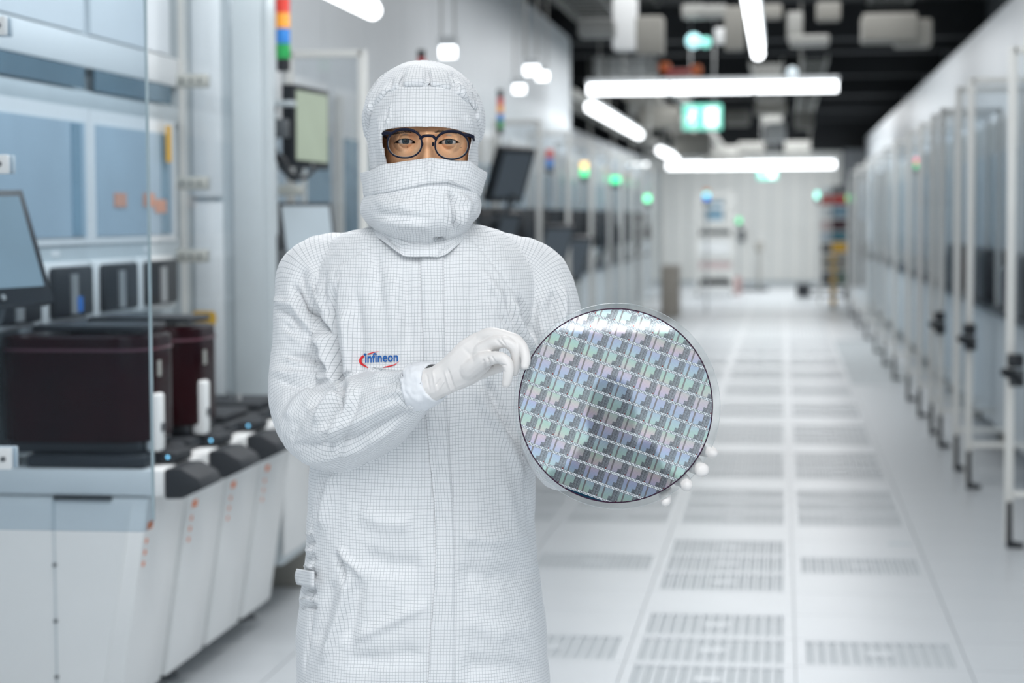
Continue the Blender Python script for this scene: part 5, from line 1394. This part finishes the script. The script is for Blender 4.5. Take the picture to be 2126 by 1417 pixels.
# ================================================================== the disc
wc = P(1277.5, 841, 3.062)
el = math.radians(5.9)
toc = (CAM-wc); toc.z = 0; toc.normalize()
az0 = math.atan2(toc.y, toc.x)
wn = Vector((math.cos(az0)*math.cos(el), math.sin(az0)*math.cos(el), math.sin(el)))
wx = Up.cross(wn).normalized(); wy = wx.cross(wn).normalized()     # wx: picture right, wy: picture down
wx = (wx*math.cos(_roll)-wy*0*math.sin(_roll)).normalized()
def disc(name, c, r, th, m, n=128, edge=0.0, r0=0.0):
    bm = bmesh.new(); uvl = bm.loops.layers.uv.new('UVMap'); R = [0] if r0 == 0 else []
    rs = ([] if r0 == 0 else [r0])+[r-edge, r]
    def ringv(rad, z): return [bm.verts.new(c+wx*(rad*math.cos(2*PI*k/n))+wy*(rad*math.sin(2*PI*k/n))+wn*z) for k in range(n)]
    f1 = ringv(r-edge, 0); e1 = ringv(r, -th*0.5); b1 = ringv(r-edge, -th)
    if r0 == 0:
        F = [bm.faces.new(f1), bm.faces.new(b1[::-1])]
    else:
        f0 = ringv(r0, 0); b0 = ringv(r0, -th); F = []
        for k in range(n): k2 = (k+1) % n; F += [bm.faces.new((f0[k], f1[k], f1[k2], f0[k2])), bm.faces.new((b0[k], b0[k2], b1[k2], b1[k])), bm.faces.new((f0[k], f0[k2], b0[k2], b0[k]))]
    for k in range(n):
        k2 = (k+1) % n; bm.faces.new((f1[k], e1[k], e1[k2], f1[k2])); bm.faces.new((e1[k], b1[k], b1[k2], e1[k2]))
    bmesh.ops.recalc_face_normals(bm, faces=bm.faces)
    for f in bm.faces:
        for l in f.loops: d = l.vert.co-c; l[uvl].uv = (d.dot(wx), d.dot(wy))
    me = bpy.data.meshes.new(name); bm.to_mesh(me); bm.free(); return me
# die pattern
mw = bpy.data.materials.new('etched_die_pattern'); mw.use_nodes = True; nt = mw.node_tree; b = nt.nodes['Principled BSDF']
uv = node(nt, 'ShaderNodeUVMap'); sp = node(nt, 'ShaderNodeSeparateXYZ', {0: uv.outputs[0]}); X_ = S(nt, sp.outputs[0]); Y_ = S(nt, sp.outputs[1])
ca, sa = math.cos(math.radians(19.2)), math.sin(math.radians(19.2))
PXC, PYR = 0.03125, 0.0221
cu = (X_*ca+Y_*sa)/PXC+0.396; rv = (Y_*ca-X_*sa)/PYR+0.504
fu = cu.fr(); fv = rv.fr()
r = (X_*X_+Y_*Y_).sq()
def line(x, n_, w):     # 1 on thin lines, n_ per cell
    return 1.0-(((x*n_).fr()-0.5).ab()/w).mn(1.0)
street = (fv < 0.10).mx(fv > 0.90)
dist = (fv-0.5).ab()*-1.0+0.5               # 0 on the street centre
rowdot = dist.rng(0.014, 0.082)
dots = ((fu*13.0).fr() > 0.30)*rowdot
block = fu.rng(0.02, 0.19).mx(fu.rng(0.27, 0.68)*(fv < 0.60)).mx(fu.rng(0.27, 0.53)*(fv > 0.599))
bar = fu.rng(0.19, 0.27)
gridl = line(fu, 16.0, 0.20).mx(line(fv, 11.0, 0.18))
vec = node(nt, 'ShaderNodeCombineXYZ', {0: (cu*1.0), 1: rv, 2: 0.0})
wn1 = node(nt, 'ShaderNodeTexBrick', {'Vector': vec.outputs[0], 'Scale': 9.0, 'Color1': (0.62, 0.66, 0.68, 1), 'Color2': (0.16, 0.17, 0.19, 1), 'Mortar': (0.05, 0.055, 0.06, 1), 'Mortar Size': 0.035, 'Brick Width': 0.32, 'Row Height': 0.62})
wn1.offset = 0.37; wn1.squash = 0.6; wn1.squash_frequency = 3
cellv = node(nt, 'ShaderNodeCombineXYZ', {0: (fu*44.0).fl(), 1: (fv*20.0).fl(), 2: 1.0})
wn2 = node(nt, 'ShaderNodeTexWhiteNoise', {0: cellv.outputs[0]}); h = S(nt, wn2.outputs['Value'])
glyph = ((h > 0.62)*fu.rng(0.55, 0.66)*fv.rng(0.62, 0.86))
marker = fu.rng(0.945, 0.985)*fv.rng(0.80, 0.90)
# diffraction: hue follows the angle between the sight line and the rows of dies
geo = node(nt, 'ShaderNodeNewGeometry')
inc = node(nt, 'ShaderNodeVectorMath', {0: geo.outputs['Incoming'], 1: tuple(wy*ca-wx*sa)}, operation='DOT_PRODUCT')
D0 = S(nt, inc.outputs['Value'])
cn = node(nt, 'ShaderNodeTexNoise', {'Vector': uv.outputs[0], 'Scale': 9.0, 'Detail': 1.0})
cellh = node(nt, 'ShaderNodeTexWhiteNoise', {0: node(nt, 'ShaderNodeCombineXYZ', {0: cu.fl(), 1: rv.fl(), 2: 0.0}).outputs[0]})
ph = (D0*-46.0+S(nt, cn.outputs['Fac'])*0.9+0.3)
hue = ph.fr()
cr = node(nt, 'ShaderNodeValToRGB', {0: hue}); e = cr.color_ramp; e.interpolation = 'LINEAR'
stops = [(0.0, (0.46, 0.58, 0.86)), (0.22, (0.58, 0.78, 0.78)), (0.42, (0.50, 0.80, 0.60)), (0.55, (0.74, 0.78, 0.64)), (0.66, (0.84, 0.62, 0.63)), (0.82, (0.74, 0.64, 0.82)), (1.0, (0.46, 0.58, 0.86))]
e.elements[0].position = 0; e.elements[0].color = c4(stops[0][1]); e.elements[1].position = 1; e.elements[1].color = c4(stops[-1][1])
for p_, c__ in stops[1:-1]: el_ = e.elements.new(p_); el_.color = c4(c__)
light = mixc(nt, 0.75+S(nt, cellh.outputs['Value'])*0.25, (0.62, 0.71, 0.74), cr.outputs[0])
light = mixc(nt, gridl*0.55, light, (0.42, 0.48, 0.55))
hatch = mixc(nt, 0.30, wn1.outputs['Color'], light)
vs = (line(fu, 22.0, 0.3)*0.55).mx(line(fv, 20.0, 0.25)*0.35)
hatch = mixc(nt, 0.55, hatch, (0.34, 0.37, 0.40)); hatch = mixc(nt, (h > 0.72)*0.45, hatch, (0.66, 0.70, 0.73)); hatch = mixc(nt, (h < 0.22)*0.5, hatch, (0.10, 0.11, 0.12)); hatch = mixc(nt, vs, hatch, (0.09, 0.10, 0.11)); hatch = mixc(nt, fu.rng(0.70, 0.735)*0.6, hatch, (0.20, 0.18, 0.18)); hatch = mixc(nt, fu.rng(0.86, 0.885)*0.6, hatch, (0.12, 0.12, 0.13))
colr = mixc(nt, block, hatch, light)
colr = mixc(nt, bar, colr, (0.30, 0.28, 0.28))
colr = mixc(nt, glyph, colr, (0.10, 0.12, 0.14))
colr = mixc(nt, marker, colr, (0.30, 0.03, 0.02))
colr = mixc(nt, street, colr, (0.13, 0.17, 0.20))
colr = mixc(nt, dots, colr, (0.80, 0.84, 0.86))
colr = mixc(nt, rv > 7.06, colr, (0.02, 0.09, 0.15))
nt.links.new(colr, b.inputs['Base Color'])
nt.links.new((dots*-0.5+0.62).k, b.inputs['Metallic']); b.inputs['Roughness'].default_value = 0.010
b.inputs['Coat Weight'].default_value = 0.5; b.inputs['Coat Roughness'].default_value = 0.02
m_edge = mat('dark_purple_polished_edge', (0.035, 0.008, 0.03), 0.25, metal=0.4)
wafer = thing('silicon_wafer', wc, 'large round silicon wafer with a tilted grid of iridescent dies, held by gloved hands', 'wafer')
link_mesh('die_face', disc('die_face', wc, 0.1486, 0.0008, mw), [mw], wafer)
link_mesh('polished_rim', disc('polished_rim', wc+wn*0.0001, 0.1504, 0.0011, m_edge, edge=0.0004, r0=0.1484), m_edge, wafer)
m_clear = glass_mat('clear_disc_glass', (0.975, 0.985, 0.985), 0.0); m_cedge = mat('clear_disc_edge', (0.75, 0.8, 0.82), 0.15, trans=0.5)
cc = P(1281, 842, 3.062)-wn*0.004
carrier = thing('carrier_disc', cc, 'clear glass disc a little larger than the wafer, showing as a thin ring behind it', 'glass disc')
link_mesh('glass_body', disc('glass_body', cc, 0.1586, 0.0012, m_clear), m_clear, carrier)
link_mesh('ground_edge', disc('ground_edge', cc+wn*0.0001, 0.1592, 0.0014, m_cedge, edge=0.0003, r0=0.1586), m_cedge, carrier)

# ---- the photographer behind the camera, seen only mirrored in the wafer
m_navy = mat('dark_blue_cloth', (0.012, 0.03, 0.07), 0.7, var=0.1)
ph = thing('person', (0.02, -0.42, 0), 'person in dark blue clothes behind the camera, mirrored dark in the wafer', 'person')
def tb(pts, n=16, ratio=None, flat=None): return sweep(pts, n, 5, flat=flat, ratio=ratio)
X0, Y0 = 0.02, -0.42
bp = [tb([(X0, Y0, 0.92, 0.17), (X0, Y0, 1.12, 0.155), (X0, Y0, 1.32, 0.19), (X0, Y0, 1.43, 0.15)], flat=(0, 1, 0), ratio=0.62), tb([(X0, Y0, 1.42, 0.065), (X0, Y0+0.02, 1.54, 0.06)]),
      tb([(X0, Y0+0.03, 1.57, 0.075), (X0, Y0+0.02, 1.65, 0.085), (X0, Y0+0.01, 1.70, 0.07)])]
for s_ in (-1, 1):
    bp.append(tb([(X0+s_*0.17, Y0, 1.41, 0.06), (X0+s_*0.26, Y0+0.06, 1.24, 0.05), (X0+s_*0.22, Y0+0.15, 1.22, 0.045), (X0+s_*0.11, Y0+0.29, 1.44, 0.036), (X0+s_*0.08, Y0+0.33, 1.50, 0.035)]))
    bp.append(tb([(X0+s_*0.09, Y0, 0.93, 0.10), (X0+s_*0.10, Y0, 0.5, 0.075), (X0+s_*0.11, Y0, 0.12, 0.06), (X0+s_*0.11, Y0+0.03, 0.05, 0.05), (X0+s_*0.11, Y0+0.15, 0.045, 0.042)]))
link_mesh('figure', remesh(bp, 0.012, 6), m_navy, ph, True)
